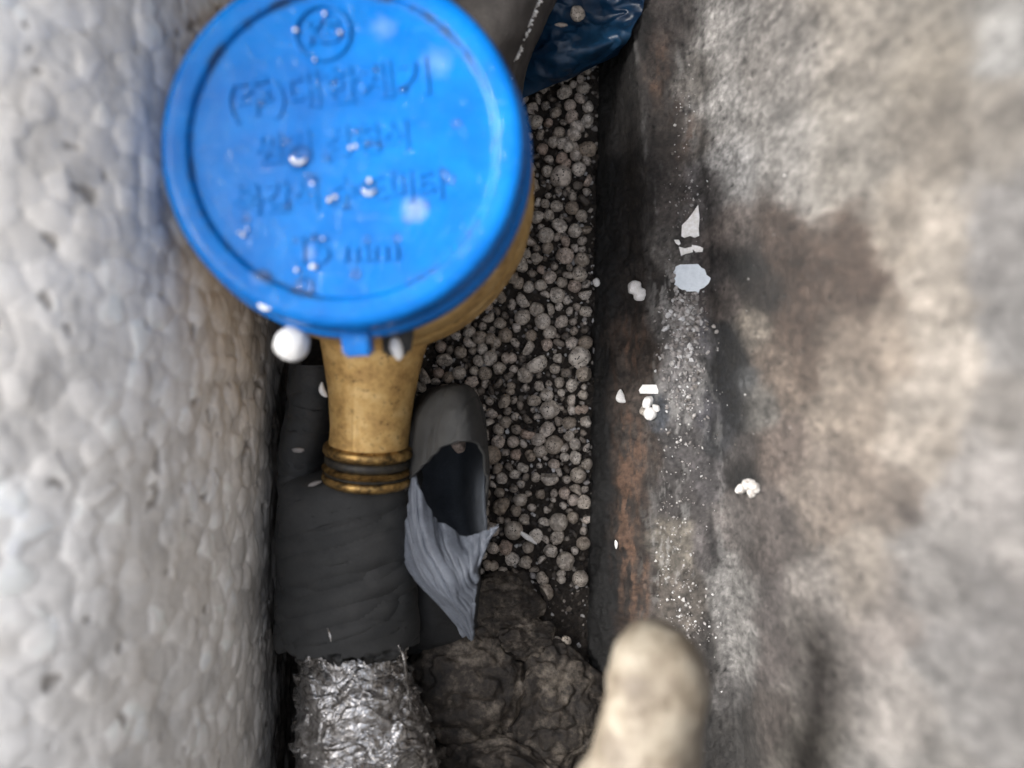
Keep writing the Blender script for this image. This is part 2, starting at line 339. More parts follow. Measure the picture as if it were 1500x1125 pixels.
# wider, lazier warp outwards (the wall is closer there, its stains larger)
wsc = np.clip((ppx - 1020) / 300, 0.20, 1)
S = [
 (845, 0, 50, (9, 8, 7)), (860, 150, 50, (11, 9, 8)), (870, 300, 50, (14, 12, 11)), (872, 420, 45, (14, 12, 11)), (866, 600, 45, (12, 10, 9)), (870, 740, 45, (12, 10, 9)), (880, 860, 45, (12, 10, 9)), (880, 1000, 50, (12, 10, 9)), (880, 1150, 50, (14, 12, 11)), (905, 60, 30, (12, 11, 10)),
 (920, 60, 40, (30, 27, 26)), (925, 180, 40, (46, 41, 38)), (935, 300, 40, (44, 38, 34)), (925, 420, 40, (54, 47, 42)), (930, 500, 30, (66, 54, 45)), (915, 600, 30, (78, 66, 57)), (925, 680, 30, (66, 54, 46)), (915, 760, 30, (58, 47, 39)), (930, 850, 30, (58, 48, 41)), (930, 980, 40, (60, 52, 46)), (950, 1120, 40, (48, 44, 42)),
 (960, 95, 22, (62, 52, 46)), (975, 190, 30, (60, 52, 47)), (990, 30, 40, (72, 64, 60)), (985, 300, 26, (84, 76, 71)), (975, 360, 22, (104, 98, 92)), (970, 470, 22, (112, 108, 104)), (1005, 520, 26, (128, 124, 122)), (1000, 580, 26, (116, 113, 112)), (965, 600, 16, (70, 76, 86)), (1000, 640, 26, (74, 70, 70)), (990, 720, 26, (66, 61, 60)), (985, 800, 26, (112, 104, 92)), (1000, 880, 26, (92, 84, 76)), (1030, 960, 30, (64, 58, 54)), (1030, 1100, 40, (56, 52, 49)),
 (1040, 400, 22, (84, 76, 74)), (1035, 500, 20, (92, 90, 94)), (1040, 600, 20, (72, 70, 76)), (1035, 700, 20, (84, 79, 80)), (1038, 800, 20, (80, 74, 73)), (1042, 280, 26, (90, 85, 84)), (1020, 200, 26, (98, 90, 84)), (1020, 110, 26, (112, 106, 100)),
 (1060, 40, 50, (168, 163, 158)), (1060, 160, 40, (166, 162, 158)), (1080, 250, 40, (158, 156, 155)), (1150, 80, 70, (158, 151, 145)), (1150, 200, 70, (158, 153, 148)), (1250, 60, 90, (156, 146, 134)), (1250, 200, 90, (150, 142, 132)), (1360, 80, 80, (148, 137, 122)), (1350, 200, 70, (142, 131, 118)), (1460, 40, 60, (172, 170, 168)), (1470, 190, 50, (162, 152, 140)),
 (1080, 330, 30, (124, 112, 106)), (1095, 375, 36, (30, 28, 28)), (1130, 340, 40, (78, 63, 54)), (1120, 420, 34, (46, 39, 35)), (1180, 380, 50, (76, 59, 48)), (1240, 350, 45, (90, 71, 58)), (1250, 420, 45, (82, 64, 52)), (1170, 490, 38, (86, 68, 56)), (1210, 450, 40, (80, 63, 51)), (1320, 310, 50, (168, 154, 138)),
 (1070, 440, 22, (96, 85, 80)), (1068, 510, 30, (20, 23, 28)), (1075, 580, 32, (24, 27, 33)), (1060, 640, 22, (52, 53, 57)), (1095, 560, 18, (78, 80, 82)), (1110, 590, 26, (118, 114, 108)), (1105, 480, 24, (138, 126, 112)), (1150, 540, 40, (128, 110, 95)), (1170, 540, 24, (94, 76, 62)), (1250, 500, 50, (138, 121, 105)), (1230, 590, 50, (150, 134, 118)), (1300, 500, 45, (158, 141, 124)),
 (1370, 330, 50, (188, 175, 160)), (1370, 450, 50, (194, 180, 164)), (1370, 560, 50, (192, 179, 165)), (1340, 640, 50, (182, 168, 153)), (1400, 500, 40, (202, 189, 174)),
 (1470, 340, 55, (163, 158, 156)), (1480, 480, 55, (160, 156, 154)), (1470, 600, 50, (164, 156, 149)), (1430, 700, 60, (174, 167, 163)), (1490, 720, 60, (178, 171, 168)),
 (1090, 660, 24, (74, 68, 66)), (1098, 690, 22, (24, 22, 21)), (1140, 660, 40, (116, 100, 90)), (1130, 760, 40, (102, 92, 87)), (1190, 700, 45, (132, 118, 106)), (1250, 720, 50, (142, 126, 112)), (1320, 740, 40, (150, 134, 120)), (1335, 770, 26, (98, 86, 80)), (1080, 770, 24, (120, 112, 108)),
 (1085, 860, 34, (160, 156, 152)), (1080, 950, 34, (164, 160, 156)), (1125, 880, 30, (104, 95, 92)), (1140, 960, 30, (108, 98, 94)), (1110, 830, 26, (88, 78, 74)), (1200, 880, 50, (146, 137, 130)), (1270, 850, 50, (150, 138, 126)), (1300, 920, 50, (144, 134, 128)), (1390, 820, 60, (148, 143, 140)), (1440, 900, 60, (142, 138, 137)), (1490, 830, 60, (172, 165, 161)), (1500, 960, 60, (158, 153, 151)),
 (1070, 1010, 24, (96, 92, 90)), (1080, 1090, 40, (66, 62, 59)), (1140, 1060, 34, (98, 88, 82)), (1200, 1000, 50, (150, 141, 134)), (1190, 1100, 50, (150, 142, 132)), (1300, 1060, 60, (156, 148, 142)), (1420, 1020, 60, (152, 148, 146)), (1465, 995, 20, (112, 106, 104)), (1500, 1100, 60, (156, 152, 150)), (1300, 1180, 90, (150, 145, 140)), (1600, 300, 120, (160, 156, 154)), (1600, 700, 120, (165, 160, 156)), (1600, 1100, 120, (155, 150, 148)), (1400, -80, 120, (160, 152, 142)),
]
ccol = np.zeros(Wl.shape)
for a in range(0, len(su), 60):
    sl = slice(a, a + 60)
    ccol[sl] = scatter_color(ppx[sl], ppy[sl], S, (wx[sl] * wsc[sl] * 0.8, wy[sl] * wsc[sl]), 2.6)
# mottling and streaks as pigment
mot = fbm(Wq * 1.5, 6, 31, 0.65); stn = fbm(Wq * np.array([2.4, 1.1, 2.4]), 5, 41, 0.62); fr = fbm(Wq * 6.0, 4, 51, 0.72)
ccol = ccol * np.clip(1 + 0.75 * mot + 0.35 * stn + 0.45 * fr, 0.15, 2.2)[..., None]
micro = fbm(Wq * np.array([10, 8, 10]), 3, 53, 0.7); nearm = np.clip(1.15 - (ppx - 900) / 500, 0.25, 1)
ccol = ccol * np.clip(1 + 1.1 * micro * nearm + 0.9 * np.clip(fbm(Wq * np.array([3.2, 2.2, 3.2]) + 7, 5, 54, .7) , -.5, .5) * nearm, 0.2, 2.6)[..., None]
# rust streaks run down the slope; thin dark joint and pale worn edge follow the ledge
def streak(cx_, cy_, rx, ry): return np.exp(-((ppx + 0.25 * wx - cx_) / rx) ** 2 - ((ppy - cy_) / ry) ** 2)
rn = fbm(Wl * np.array([3.2, 0.9, 3.2]) + 31, 5, 55, 0.65)
rust = (streak(922, 650, 20, 120) + streak(915, 790, 14, 90) + streak(938, 860, 14, 70) + 0.8 * streak(962, 100, 16, 40) + 0.6 * streak(925, 500, 26, 50) + 0.5 * streak(1000, 190, 14, 40))
rust = np.clip(1.25 * rust * np.clip((rn + 0.15) / 0.3, 0, 1), 0, 1)[..., None]
ccol = ccol * (1 - 0.75 * rust) + 0.75 * rust * np.array([0.20, 0.095, 0.045]) * np.clip(1 + 1.2 * fr, .3, 2)[..., None]
jl = 1042 + 0.035 * (ppy - 500) * (ppy < 500) + 10 * fbm(Wl * np.array([0, .5, 0]) + 3, 3, 57)
ccol = ccol * (1 - 0.7 * np.exp(-((ppx - jl) / 5) ** 2) * np.clip(0.6 + 1.5 * mot, 0, 1))[..., None]
el = 955 + 0.05 * (ppy - 500) * (ppy < 500) + 9 * fbm(Wl * np.array([0, .6, 0]) + 8, 3, 58)
wl_ = (np.exp(-((ppx - el) / 6) ** 2) * np.clip(0.4 + 2.2 * rn, 0, 1) * 0.6)[..., None]
ccol = ccol * (1 - wl_) + wl_ * np.array([0.20, 0.19, 0.18])
# chalky drips and scattered bright chips in the pigment, thin dark hair cracks
ch = np.clip((fbm(Wq * np.array([4.5, 1.3, 4.5]) + 60, 5, 59, 0.7) - 0.12) / 0.15, 0, 1) * (streak(1000, 520, 40, 160) + 0.9 * streak(985, 830, 34, 110) + 0.5 * streak(970, 380, 18, 120) + 0.5 * streak(1060, 760, 14, 120) + 0.5 * streak(1010, 120, 22, 120))
ch = np.clip(ch, 0, 1)[..., None] * 0.75
ccol = ccol * (1 - ch) + ch * np.array([0.40, 0.385, 0.365])
ck = np.clip(1 - np.abs(fbm(Wq * 0.9 + 33, 4, 63, 0.55)) * 60, 0, 1) * np.clip(fbm(Wq * 0.5 + 3, 2, 64) * 4, 0, 1)
ccol = ccol * (1 - 0.55 * ck)[..., None]
# pores
pf1, pf2, pid = worley(Wq * 3.6, 61)
pore = (pf1 < 0.20) & (pid > 0.78) & (mot < 0.25)
ccol[pore] *= 0.35
WALL_GAIN = 0.33
lum = ccol.mean(-1, keepdims=True); ccol = lum + (ccol - lum) * 0.72; ccol = ccol * np.clip(1 - (ppx - 1120) / 900, 0.60, 1)[..., None] * (1 + 0.95 * np.clip((1075 - ppx) / 60, 0, 1) * np.clip((ppx - 880) / 40, 0, 1))[..., None]  # colour dimmed outward and lifted by the ledge to even out the light
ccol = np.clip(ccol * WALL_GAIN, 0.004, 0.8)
WN = normals(Wl); WN = WN * np.sign(-WN[..., :1] + WN[..., 2:3] * 0.2 + 1e-6)
edge = np.clip(1 - (ppx - 1000) / 600, 0.3, 1)
foot = np.exp(-((pz_ - 0.7) / 1.0) ** 2)[:, None]
disp = foot * 0.30 * fbm(Wl * np.array([1.2, .9, 1.2]), 5, 77, 0.62) + 0.12 * fbm(Wq * 1.0, 5, 71, 0.6) + 0.035 * fr * edge + 0.03 * fbm(Wl * 9, 2, 75) - 0.06 * pore
Wl = Wl + WN * disp[..., None]
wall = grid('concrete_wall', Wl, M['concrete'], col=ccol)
tag(wall, 'rough stained concrete wall with a gritty ledge along the right side of the pit', 'wall')
WNf = normals(Wl); WNf = WNf * np.sign(-WNf[..., :1] + WNf[..., 2:3] * 0.2 + 1e-6)
vp = np.stack([750 + Wl[..., 0] * F / np.maximum(H - Wl[..., 2], 2), 562 - Wl[..., 1] * F / np.maximum(H - Wl[..., 2], 2)], -1)
def on_wall(px, py):
    dd = ((vp - np.array([px, py])) ** 2).sum(-1); i = np.unravel_index(dd[:s16_i].argmin(), dd[:s16_i].shape)
    return Vector(Wl[i]), Vector(WNf[i])
s16_i = 419

# ------------------------------------------------------------ left polystyrene lining
prof = np.array([(-8.35, -0.8), (-8.4, 1.0), (-8.5, 4.0), (-8.75, 7.0), (-9.2, 9.6), (-9.9, 11.6), (-11.0, 13.1), (-12.6, 14.1), (-15.0, 14.6), (-20.0, 14.8), (-26.2, 14.8)])
tt = catmull(prof, 900, 0)
seg = np.concatenate([[0], np.cumsum(np.linalg.norm(np.diff(tt, axis=0), axis=1))])
su = np.concatenate([np.linspace(0, seg[-1] - 8, 390), np.linspace(seg[-1] - 8, seg[-1], 40)[1:]]); yv = np.linspace(-16.3, 18, 560)
E = np.zeros((len(su), len(yv), 3))
E[..., 0] = np.interp(su, seg, tt[:, 0])[:, None] + 0.02 * yv[None, :]; E[..., 1] = yv[None]; E[..., 2] = np.interp(su, seg, tt[:, 1])[:, None]
ep = 750 + E[..., 0] * F / (H - E[..., 2]); eq = 562 - E[..., 1] * F / (H - E[..., 2])
EN = normals(E); EN = EN * np.sign(EN[..., :1] + EN[..., 2:3])
sw = E + 0.18 * np.stack([fbm(E * 1.1 + k_ * 9, 3, 81 + k_) for k_ in range(3)], -1)
a1, a2, ai = worley(sw * 1.4, 91, 0.8); b1, b2, bi = worley(sw * 2.4 + 3, 95, 0.9)
dome = np.sqrt(np.clip(1 - (a1 / 0.80) ** 2, 0, 1)); gap = np.clip((a2 - a1) / 0.22, 0, 1) ** 0.7
spot0 = np.clip((fbm(E * 2.1 + 3, 2, 109) - 0.50) / 0.08, 0, 1)
dome2 = np.sqrt(np.clip(1 - (b1 / 0.85) ** 2, 0, 1))
zz = E[..., 2]
dsp = 0.125 * dome * (0.5 + 0.8 * ai) - 0.10 * spot0 + 0.04 * dome2 + 0.12 * fbm(E * 0.5, 3, 99)
lowf = np.clip((6.5 - zz) / 6, 0, 1)
dsp = dsp * (1 - 0.5 * lowf)
rag = np.clip((5.0 - zz) / 5, 0, 1) * (0.16 * fbm(E * np.array([3, .9, 3]), 4, 103, 0.6))
pit = (b1 > 0.60) & (bi > 0.55) & (gap < 0.7)
dsp = dsp + rag
E2 = E + EN * dsp[..., None]
ecol = np.ones(E.shape) * np.array([0.93, 0.90, 0.85])
ecol *= (0.84 + 0.24 * ai)[..., None] * (0.95 + 0.08 * bi)[..., None]
ecol *= (1 - 0.04 * (1 - gap) ** 2)[..., None]
dirt = np.clip(0.5 + 1.5 * fbm(E * 0.35 + 9, 4, 107), 0, 1) * 0.16
ecol = ecol * (1 - dirt[..., None] * np.array([0.5, 0.65, 0.85]))
spot = spot0
ecol = ecol * (1 - 0.6 * spot[..., None]) + 0.6 * spot[..., None] * np.array([0.16, 0.13, 0.10]) * (1 - 0)
grime_shade = np.clip((np.clip((6.6 - zz) / 5.6, 0, 1) + 0.6 * fbm(E * np.array([2.0, 0.7, 1.2]) + 5, 5, 111, 0.6)), 0, 1)  # real dirt and shade near the foot, mixed into one darkening
ecol = ecol * (1 - grime_shade[..., None]) + grime_shade[..., None] * np.array([0.07, 0.06, 0.05])[None, None] * (1 + 1.2 * fbm(E * 4, 3, 113)[..., None])
ecol = np.clip(ecol, 0.01, 0.92)
eps = grid('polystyrene_block', E2, M['eps'], col=ecol)
tag(eps, 'thick white moulded polystyrene lining board with dirty lower edge along the left side', 'insulation board')

# ------------------------------------------------------------ pit walls round the opening and the ground above
def boxmesh(name, lo, hi, mat, parent=None):
    bm = bmesh.new(); bmesh.ops.create_cube(bm, size=1)
    for v in bm.verts: v.co = Vector([(lo[i] + hi[i]) / 2 + v.co[i] * (hi[i] - lo[i]) for i in range(3)])
    bmesh.ops.bevel(bm, geom=bm.edges[:], offset=0.15, segments=2, affect='EDGES')
    me = bpy.data.meshes.new(name); bm.to_mesh(me); bm.free()
    return link(name, me, mat, parent, False)
RIM = 31.6  # height set so the unseen left wall shades part of the lid
tag(boxmesh('pit_wall', (-32, -22, -2), (-26.0, 24, RIM), M['plain']), 'added unseen plain grey concrete pit wall behind the polystyrene lining on the left, shading part of the lid', 'wall')
tag(boxmesh('pit_wall', (-25.9, 17.6, -2), (17, 24, RIM), M['plain']), 'plain grey concrete pit wall closing the far end at the top', 'wall')
tag(boxmesh('pit_wall', (-25.9, -22, -2), (17, -16.2, RIM), M['plain']), 'plain grey concrete pit wall closing the near end at the bottom', 'wall')

# ------------------------------------------------------------ water meter
cx, cy = -4.23, 5.96
meter = empty('water_meter', (cx, cy, 2.0), 'brass water meter under a wet round blue plastic lid', 'water meter')
lp = roundprof([(0.0, 11.80), (3.82, 11.80), (3.86, 11.98), (4.30, 12.0), (4.50, 11.92), (4.60, 11.65), (4.63, 11.05), (4.56, 10.98), (4.56, 10.86), (4.74, 10.80), (4.78, 10.2), (4.74, 10.0), (4.3, 10.0), (4.2, 10.6)], 0.12, 5)
lp = [(max(r, 0.001), z) for r, z in lp]
lidprof = []
for i in range(len(lp) - 1):
    n_ = 12 if i == 0 else 1
    for t in range(n_): lidprof.append((lp[i][0] + (lp[i + 1][0] - lp[i][0]) * t / n_, lp[i][1] + (lp[i + 1][1] - lp[i][1]) * t / n_))
lidprof.append(lp[-1])
X = lathe_bm(lidprof, 192, (cx, cy))
rr = np.hypot(X[..., 0] - cx, X[..., 1] - cy)
X[..., 2] += 0.05 * np.clip(1 - (rr / 3.8) ** 2, 0, 1) + 0.012 * fbm(X * 0.9, 3, 201)
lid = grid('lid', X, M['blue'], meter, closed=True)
# latch tab hanging off the rim at the bottom
def slab(outline, z0, z1, name, mat, parent, bev=0.04, smooth=False):
    bm = bmesh.new(); vs = [bm.verts.new((p[0], p[1], z1)) for p in outline]
    f = bm.faces.new(vs); f.normal_update()
    if f.normal.z < 0: f.normal_flip()
    r_ = bmesh.ops.extrude_face_region(bm, geom=[f])
    for v in [e for e in r_['geom'] if isinstance(e, bmesh.types.BMVert)]: v.co.z = z0
    bmesh.ops.recalc_face_normals(bm, faces=bm.faces[:])
    if bev: bmesh.ops.bevel(bm, geom=bm.edges[:], offset=bev, segments=2, affect='EDGES')
    me = bpy.data.meshes.new(name); bm.to_mesh(me); bm.free()
    return link(name, me, mat, parent, smooth)
t0 = [P(497, 480, 10.9), P(541, 480, 10.9), P(544, 519, 10.9), P(503, 522, 10.9)]
slab([(p.x, p.y) for p in t0], 10.2, 10.95, 'latch_tab', M['blue'], lid, 0.08)
# raised lettering
def text(body, px, py, size, rot, sx=1.0):
    cu = bpy.data.curves.new('lettering', 'FONT'); cu.body = body; cu.size = size; cu.extrude = 0.022; cu.bevel_depth = 0.014
    cu.align_x = 'CENTER'; cu.align_y = 'CENTER'; cu.offset = 0.012
    o = bpy.data.objects.new('lettering', cu); C.objects.link(o)
    bpy.context.view_layer.update()
    me = bpy.data.meshes.new_from_object(o.evaluated_get(bpy.context.evaluated_depsgraph_get()))
    bpy.data.objects.remove(o)
    p = P(px, py, 11.86)
    mt = Matrix.Translation(p) @ Matrix.Rotation(R(rot), 4, 'Z') @ Matrix.Diagonal((sx, 1, 1, 1))
    me.transform(mt); me.materials.clear()
    return link('lettering', me, M['blue'], lid, False)
text('(주)대한계기', 480, 132, 0.98, 7, 1.02)
text('원격 검침식', 488, 212, 0.80, 6, 1.0)
text('복갑식 수도미터', 497, 284, 0.80, 5, 0.98)
text('15 mm', 506, 366, 0.90, 2, 1.05)
# emblem: ring with KS-like mark
th = np.linspace(0, 2 * math.pi, 72, endpoint=False); ph = np.linspace(0, 2 * math.pi, 9)[:-1]
ec = P(472, 48, 11.86)
T = np.zeros((72, 9, 3))
for j, a in enumerate(np.linspace(0, 2 * math.pi, 9)):
    r_ = 0.68 + 0.05 * math.cos(a); T[:, j, 0] = ec.x + r_ * np.cos(th); T[:, j, 1] = ec.y + r_ * np.sin(th); T[:, j, 2] = ec.z + 0.06 * math.sin(a)
grid('emblem_ring', T, M['blue'], lid, closed=True)
text('KS', 472, 48, 0.78, 6)
# brass body
bp = roundprof([(4.15, 10.4), (4.35, 10.0), (4.45, 9.3), (4.75, 8.9), (4.82, 8.0), (4.80, 7.4), (4.90, 7.1), (4.93, 5.4), (4.75, 4.6), (4.1, 3.6), (2.8, 2.6), (0.01, 2.3)], 0.25, 5)
X = lathe_bm(bp, 160, (cx, cy)); X += normals(X) * (0.05 * fbm(X * 0.9, 4, 211))[..., None]
grid('body', X, M['brass'], meter, closed=True)
def tube(axis, radii, n=72, squash=1.0):
    axis = np.array(axis, float); d_ = np.gradient(axis, axis=0); d_ /= np.linalg.norm(d_, axis=1, keepdims=True)
    up = np.array([0, 0, 1.0]); side = np.cross(d_, up); side /= np.linalg.norm(side, axis=1, keepdims=True); u2 = np.cross(side, d_)
    a = np.linspace(0, 2 * math.pi, n, endpoint=False)
    X = axis[None] + (np.cos(a)[:, None, None] * side[None] + squash * np.sin(a)[:, None, None] * u2[None]) * np.array(radii)[None, :, None]
    return X
Z0, Z1 = 5.3, 4.35
def nz_axis(y):
    t = (2.4 - y) / 5.9
    return (-4.42 - 0.43 * t, y, Z0 + (Z1 - Z0) * t)
yy = np.linspace(2.4, -2.05, 48)
rad = 1.31 + 0.72 * np.clip((yy + 1.6) / 4.0, 0, 1) ** 1.7 + 0.5 * np.clip((yy - 1.3) / 1.1, 0, 1) ** 2
X = tube([nz_axis(v) for v in yy], rad, 96)
NN = normals(X); NN *= np.sign(((X - np.array([nz_axis(v) for v in yy])[None]) * NN).sum(-1, keepdims=True))
X = X + NN * (0.035 * fbm(X * 1.4, 4, 221))[..., None]
seam = np.exp(-((X[..., 0] - np.array([nz_axis(v)[0] for v in yy])[None] + 0.28) / 0.05) ** 2) * (X[..., 2] > 4.6)
X[..., 2] += 0.05 * seam
grid('outlet_neck', X, M['brass'], meter, closed=True)
def ring(y0, y1, r, name, mat, inner=0.9):
    ys_ = [y0, y0, y0 - 0.06, y0 - 0.12] + [y1 + 0.12, y1 + 0.06, y1, y1]
    rs_ = [inner, r - 0.14, r - 0.04, r, r, r - 0.04, r - 0.14, inner]
    ax = [nz_axis(v) for v in ys_]
    dr = Vector(nz_axis(-3)) - Vector(nz_axis(0)); dr.normalize()
    s = Vector((dr.y, -dr.x, 0)).normalized(); u = s.cross(dr)
    a = np.linspace(0, 2 * math.pi, 96, endpoint=False)
    X = np.array([[np.array(ax[i]) + rs_[i] * (math.cos(t) * np.array(s) + math.sin(t) * np.array(u)) for i in range(8)] for t in a])
    return grid(name, X, mat, meter, closed=True)
ring(-1.98, -2.36, 1.50, 'coupling_ring', M['brass2'])
ring(-2.34, -2.70, 1.44, 'gasket', M['rubber'])
ring(-2.68, -2.90, 1.52, 'coupling_ring', M['brass2'])
ring(-2.88, -2.98, 1.42, 'gasket', M['rubber'])
ring(-2.96, -3.30, 1.50, 'coupling_ring', M['brass2'])
# sealing lug under the lid
p = P(585, 505, 9.6)
slab([(p.x - .45, p.y - .30), (p.x + .28, p.y - .26), (p.x + .4, p.y + .6), (p.x - .5, p.y + .6)], 9.2, 9.7, 'sealing_lug', M['rubber'], meter, 0.1)
sl_ = ico(3, 3, 0.1); o = link('sealing_pin', sl_, M['white'], meter); o.location = P(581, 510, 9.8) ; o.scale = (0.17, 0.32, 0.2)
o.rotation_euler = (0, 0, R(15))

# ------------------------------------------------------------ foam-wrapped pipe below the meter
pipe = empty('insulated_pipe', (-5.6, -8, 0.6), 'pipe wrapped in grey rubber foam and crumpled foil running down from the meter', 'pipe')
yy = np.linspace(0.6, -8.9, 210)
ax = [(-5.66 - 0.10 * math.sin((-y - 3.2) / 6), y, 2.95 - 0.02 * (y + 3.3)) for y in yy]
rad = 1.98 + 0.03 * np.sin(yy * 2) - 0.35 * np.clip((yy + 2.5) / 3, 0, 1)
X = tube(ax, rad, 200)
NN = normals(X); cen = np.array(ax)[None]; NN *= np.sign(((X - cen) * NN).sum(-1, keepdims=True))
cr = X @ np.array([[0.45, 0, 0], [-1.5, 0, 0], [0, 0, 0.3]]); cr[..., 1] = X[..., 2] * 0.4
ridge = 1 - np.abs(fbm(cr * np.array([1.0, 1, 1]) + 3, 3, 231, 0.5)) * 5
crease = -0.17 * np.clip(ridge, 0, 1) ** 2
X = X + NN * (crease + 0.07 * fbm(X * 0.8, 4, 233) + 0.03 * fbm(cr * 2.2, 3, 237))[..., None]
op = np.clip((X[..., 1] + 3.75) / 0.55, 0, 1); op = op * op * (3 - 2 * op)
side_ = np.clip((X[..., 0] + 7.4 - 0.25 * np.clip(X[..., 1] + 3, 0, 3)) / 0.55, 0, 1)
X[..., 2] = np.where(X[..., 2] > 2.2, X[..., 2] * (1 - op * side_) + op * side_ * (2.2 + 0.05 * X[..., 2]), X[..., 2])
X[:, -3:, 1] += (0.45 * fbm(X[:, -1] * 1.1, 4, 235))[:, None] * np.array([.4, .8, 1.0])
fs = grid('foam_sleeve', X, M['foam'], pipe, closed=True, thick=0.5, off=-1)
# hood
ctrl = [[(572, 640, 0.6), (594, 603, 1.2), (618, 578, 2.0), (650, 565, 2.2), (686, 566, 2.2), (704, 592, 1.6), (713, 640, 0.9), (716, 700, 0.4)],
        [(574, 655, 2.6), (592, 622, 3.4), (616, 590, 4.2), (650, 571, 4.7), (684, 571, 4.7), (703, 600, 3.9), (712, 648, 2.8), (715, 710, 2.0)],
        [(580, 680, 3.4), (594, 652, 4.2), (620, 618, 5.1), (652, 600, 5.6), (684, 602, 5.7), (706, 634, 4.9), (714, 676, 3.7), (710, 735, 2.9)],
        [(590, 722, 4.0), (604, 700, 4.8), (626, 672, 5.5), (654, 650, 6.0), (684, 646, 6.1), (707, 662, 5.4), (714, 708, 4.3), (709, 772, 3.6)]]
X = patch(ctrl, 90, 170); N_ = normals(X); N_ *= np.sign(N_[..., 2:3] + 1e-6)
us, vs_ = np.meshgrid(np.linspace(0, 1, 90), np.linspace(0, 1, 170), indexing='ij')
hf = 1 - np.abs(fbm(np.stack([vs_ * 9 + us * 2.5, us * 1.2, 0 * us], -1), 3, 247, 0.5)) * 5
X = X + N_ * (0.08 * fbm(X * 1.0, 4, 243) - 0.07 * np.clip(hf, 0, 1) ** 1.5 * (1 - vs_ * 0.6))[..., None]
rim = np.clip((us - 0.85) / 0.15, 0, 1)
X = X + rim[..., None] * np.stack([0.10 * fbm(np.stack([vs_ * 14, 0 * us, 0 * us], -1), 3, 249), 0.10 * fbm(np.stack([vs_ * 11, 0 * us + 4, 0 * us], -1), 3, 250), 0.05 * us], -1)
grid('foam_hood', X, M['foam'], pipe, thick=0.09)
# inside of the curl, its shade put into a darker lining colour
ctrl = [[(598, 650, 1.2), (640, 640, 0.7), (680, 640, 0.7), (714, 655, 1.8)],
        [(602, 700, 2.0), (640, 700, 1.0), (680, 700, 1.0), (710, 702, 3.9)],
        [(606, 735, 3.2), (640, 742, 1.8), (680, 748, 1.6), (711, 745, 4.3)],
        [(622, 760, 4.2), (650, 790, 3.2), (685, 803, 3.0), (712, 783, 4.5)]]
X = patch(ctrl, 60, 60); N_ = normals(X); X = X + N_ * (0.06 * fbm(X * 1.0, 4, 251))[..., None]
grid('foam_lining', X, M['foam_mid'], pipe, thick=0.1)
# pale peeled flap
ctrl = [[(606, 690, 4.9), (622, 735, 4.7), (652, 768, 4.6), (690, 783, 4.8), (727, 769, 5.3)],
        [(594, 738, 4.6), (615, 775, 5.2), (645, 802, 5.35), (680, 815, 5.3), (712, 800, 5.3)],
        [(590, 790, 4.4), (614, 816, 5.2), (645, 838, 5.5), (675, 846, 5.6), (703, 836, 5.4)],
        [(598, 832, 4.1), (620, 854, 4.9), (646, 869, 5.3), (672, 876, 5.4), (698, 870, 5.2)],
        [(638, 882, 3.9), (652, 893, 4.4), (666, 901, 4.7), (680, 905, 4.8), (694, 900, 4.9)],
        [(682, 929, 3.8), (685, 933, 3.9), (688, 936, 4.0), (690, 936, 4.1), (693, 933, 4.2)]]
nu, nv = 220, 160
X = patch(ctrl, nu, nv); N_ = normals(X); N_ *= np.sign(N_[..., 2:3])
uu, vv = np.meshgrid(np.linspace(0, 1, nu), np.linspace(0, 1, nv), indexing='ij')
cc_ = vv * 1.0 - uu * 0.75 + 0.12 * fbm(np.stack([uu * 3, vv * 3, uu * 0], -1), 3, 257)
lines = 1 - np.abs(fbm(np.stack([cc_ * 7.5, uu * 1.3, vv * 0.6], -1), 3, 261, 0.55)) * 5.5
fold = fbm(np.stack([cc_ * 5.0, uu * 0.9, vv * 0.4], -1), 3, 263)
tor = np.abs(vv - 1) < 0.02
X = X + N_ * (-0.16 * np.clip(lines, 0, 1) ** 1.5 + 0.26 * fold)[..., None]
X[:, -8:, :] += (0.05 * fbm(X[:, -8:, :] * 4, 3, 265))[..., None]
grid('foam_flap', X, M['foam_in'], pipe, thick=0.1)
# black foam sheet in the gap behind it, shadow included in its colour
ctrl = [[(580, 790, 2.2), (620, 790, 2.4), (660, 790, 1.6), (705, 800, 0.6)],
        [(585, 860, 2.2), (625, 860, 2.6), (660, 865, 2.0), (700, 880, 0.7)],
        [(590, 920, 1.8), (630, 925, 2.2), (665, 930, 1.6), (695, 930, 0.6)],
        [(590, 958, 0.9), (625, 955, 1.0), (655, 950, 0.8), (680, 945, 0.2)]]
X = patch(ctrl, 60, 60); N_ = normals(X); X = X + N_ * (0.15 * fbm(X * np.array([.6, 1.6, 1]), 4, 271))[..., None]
grid('foam_backing', X, M['foam_dark'], pipe, thick=0.2)
# foil
yy = np.linspace(-8.9, -16.0, 260)
t_ = (yy + 8.9) / -7.1
ax = np.stack([-5.78 + 0.75 * np.clip(t_ * 1.6, 0, 1), yy, 2.75 + 0.9 * t_], -1)
rad = 1.72 + 0.75 * np.clip(t_ * 1.6, 0, 1)
X = tube(ax, rad, 300)
NN = normals(X); NN *= np.sign(((X - ax[None]) * NN).sum(-1, keepdims=True))
def facets(Q, sd_):
    g1, g2, gi, dv = worley(Q, sd_, 1.0, True)
    a_ = gi * 40.0; e_ = gi * 977.0 % 6.28
    dirn = np.stack([np.cos(a_) * np.cos(e_), np.sin(a_), np.cos(a_) * np.sin(e_)], -1)
    return (dv * dirn).sum(-1)
wq = X * np.array([0.75, 1.7, 0.75]) + 0.55 * np.stack([fbm(X * 1.2 + 7 * k_, 2, 280 + k_) for k_ in range(3)], -1)
X = X + NN * (0.25 * facets(wq, 283) + 0.08 * facets(wq * 2.3 + 4, 287) + 0.10 * fbm(X * 1.0, 2, 289))[..., None]
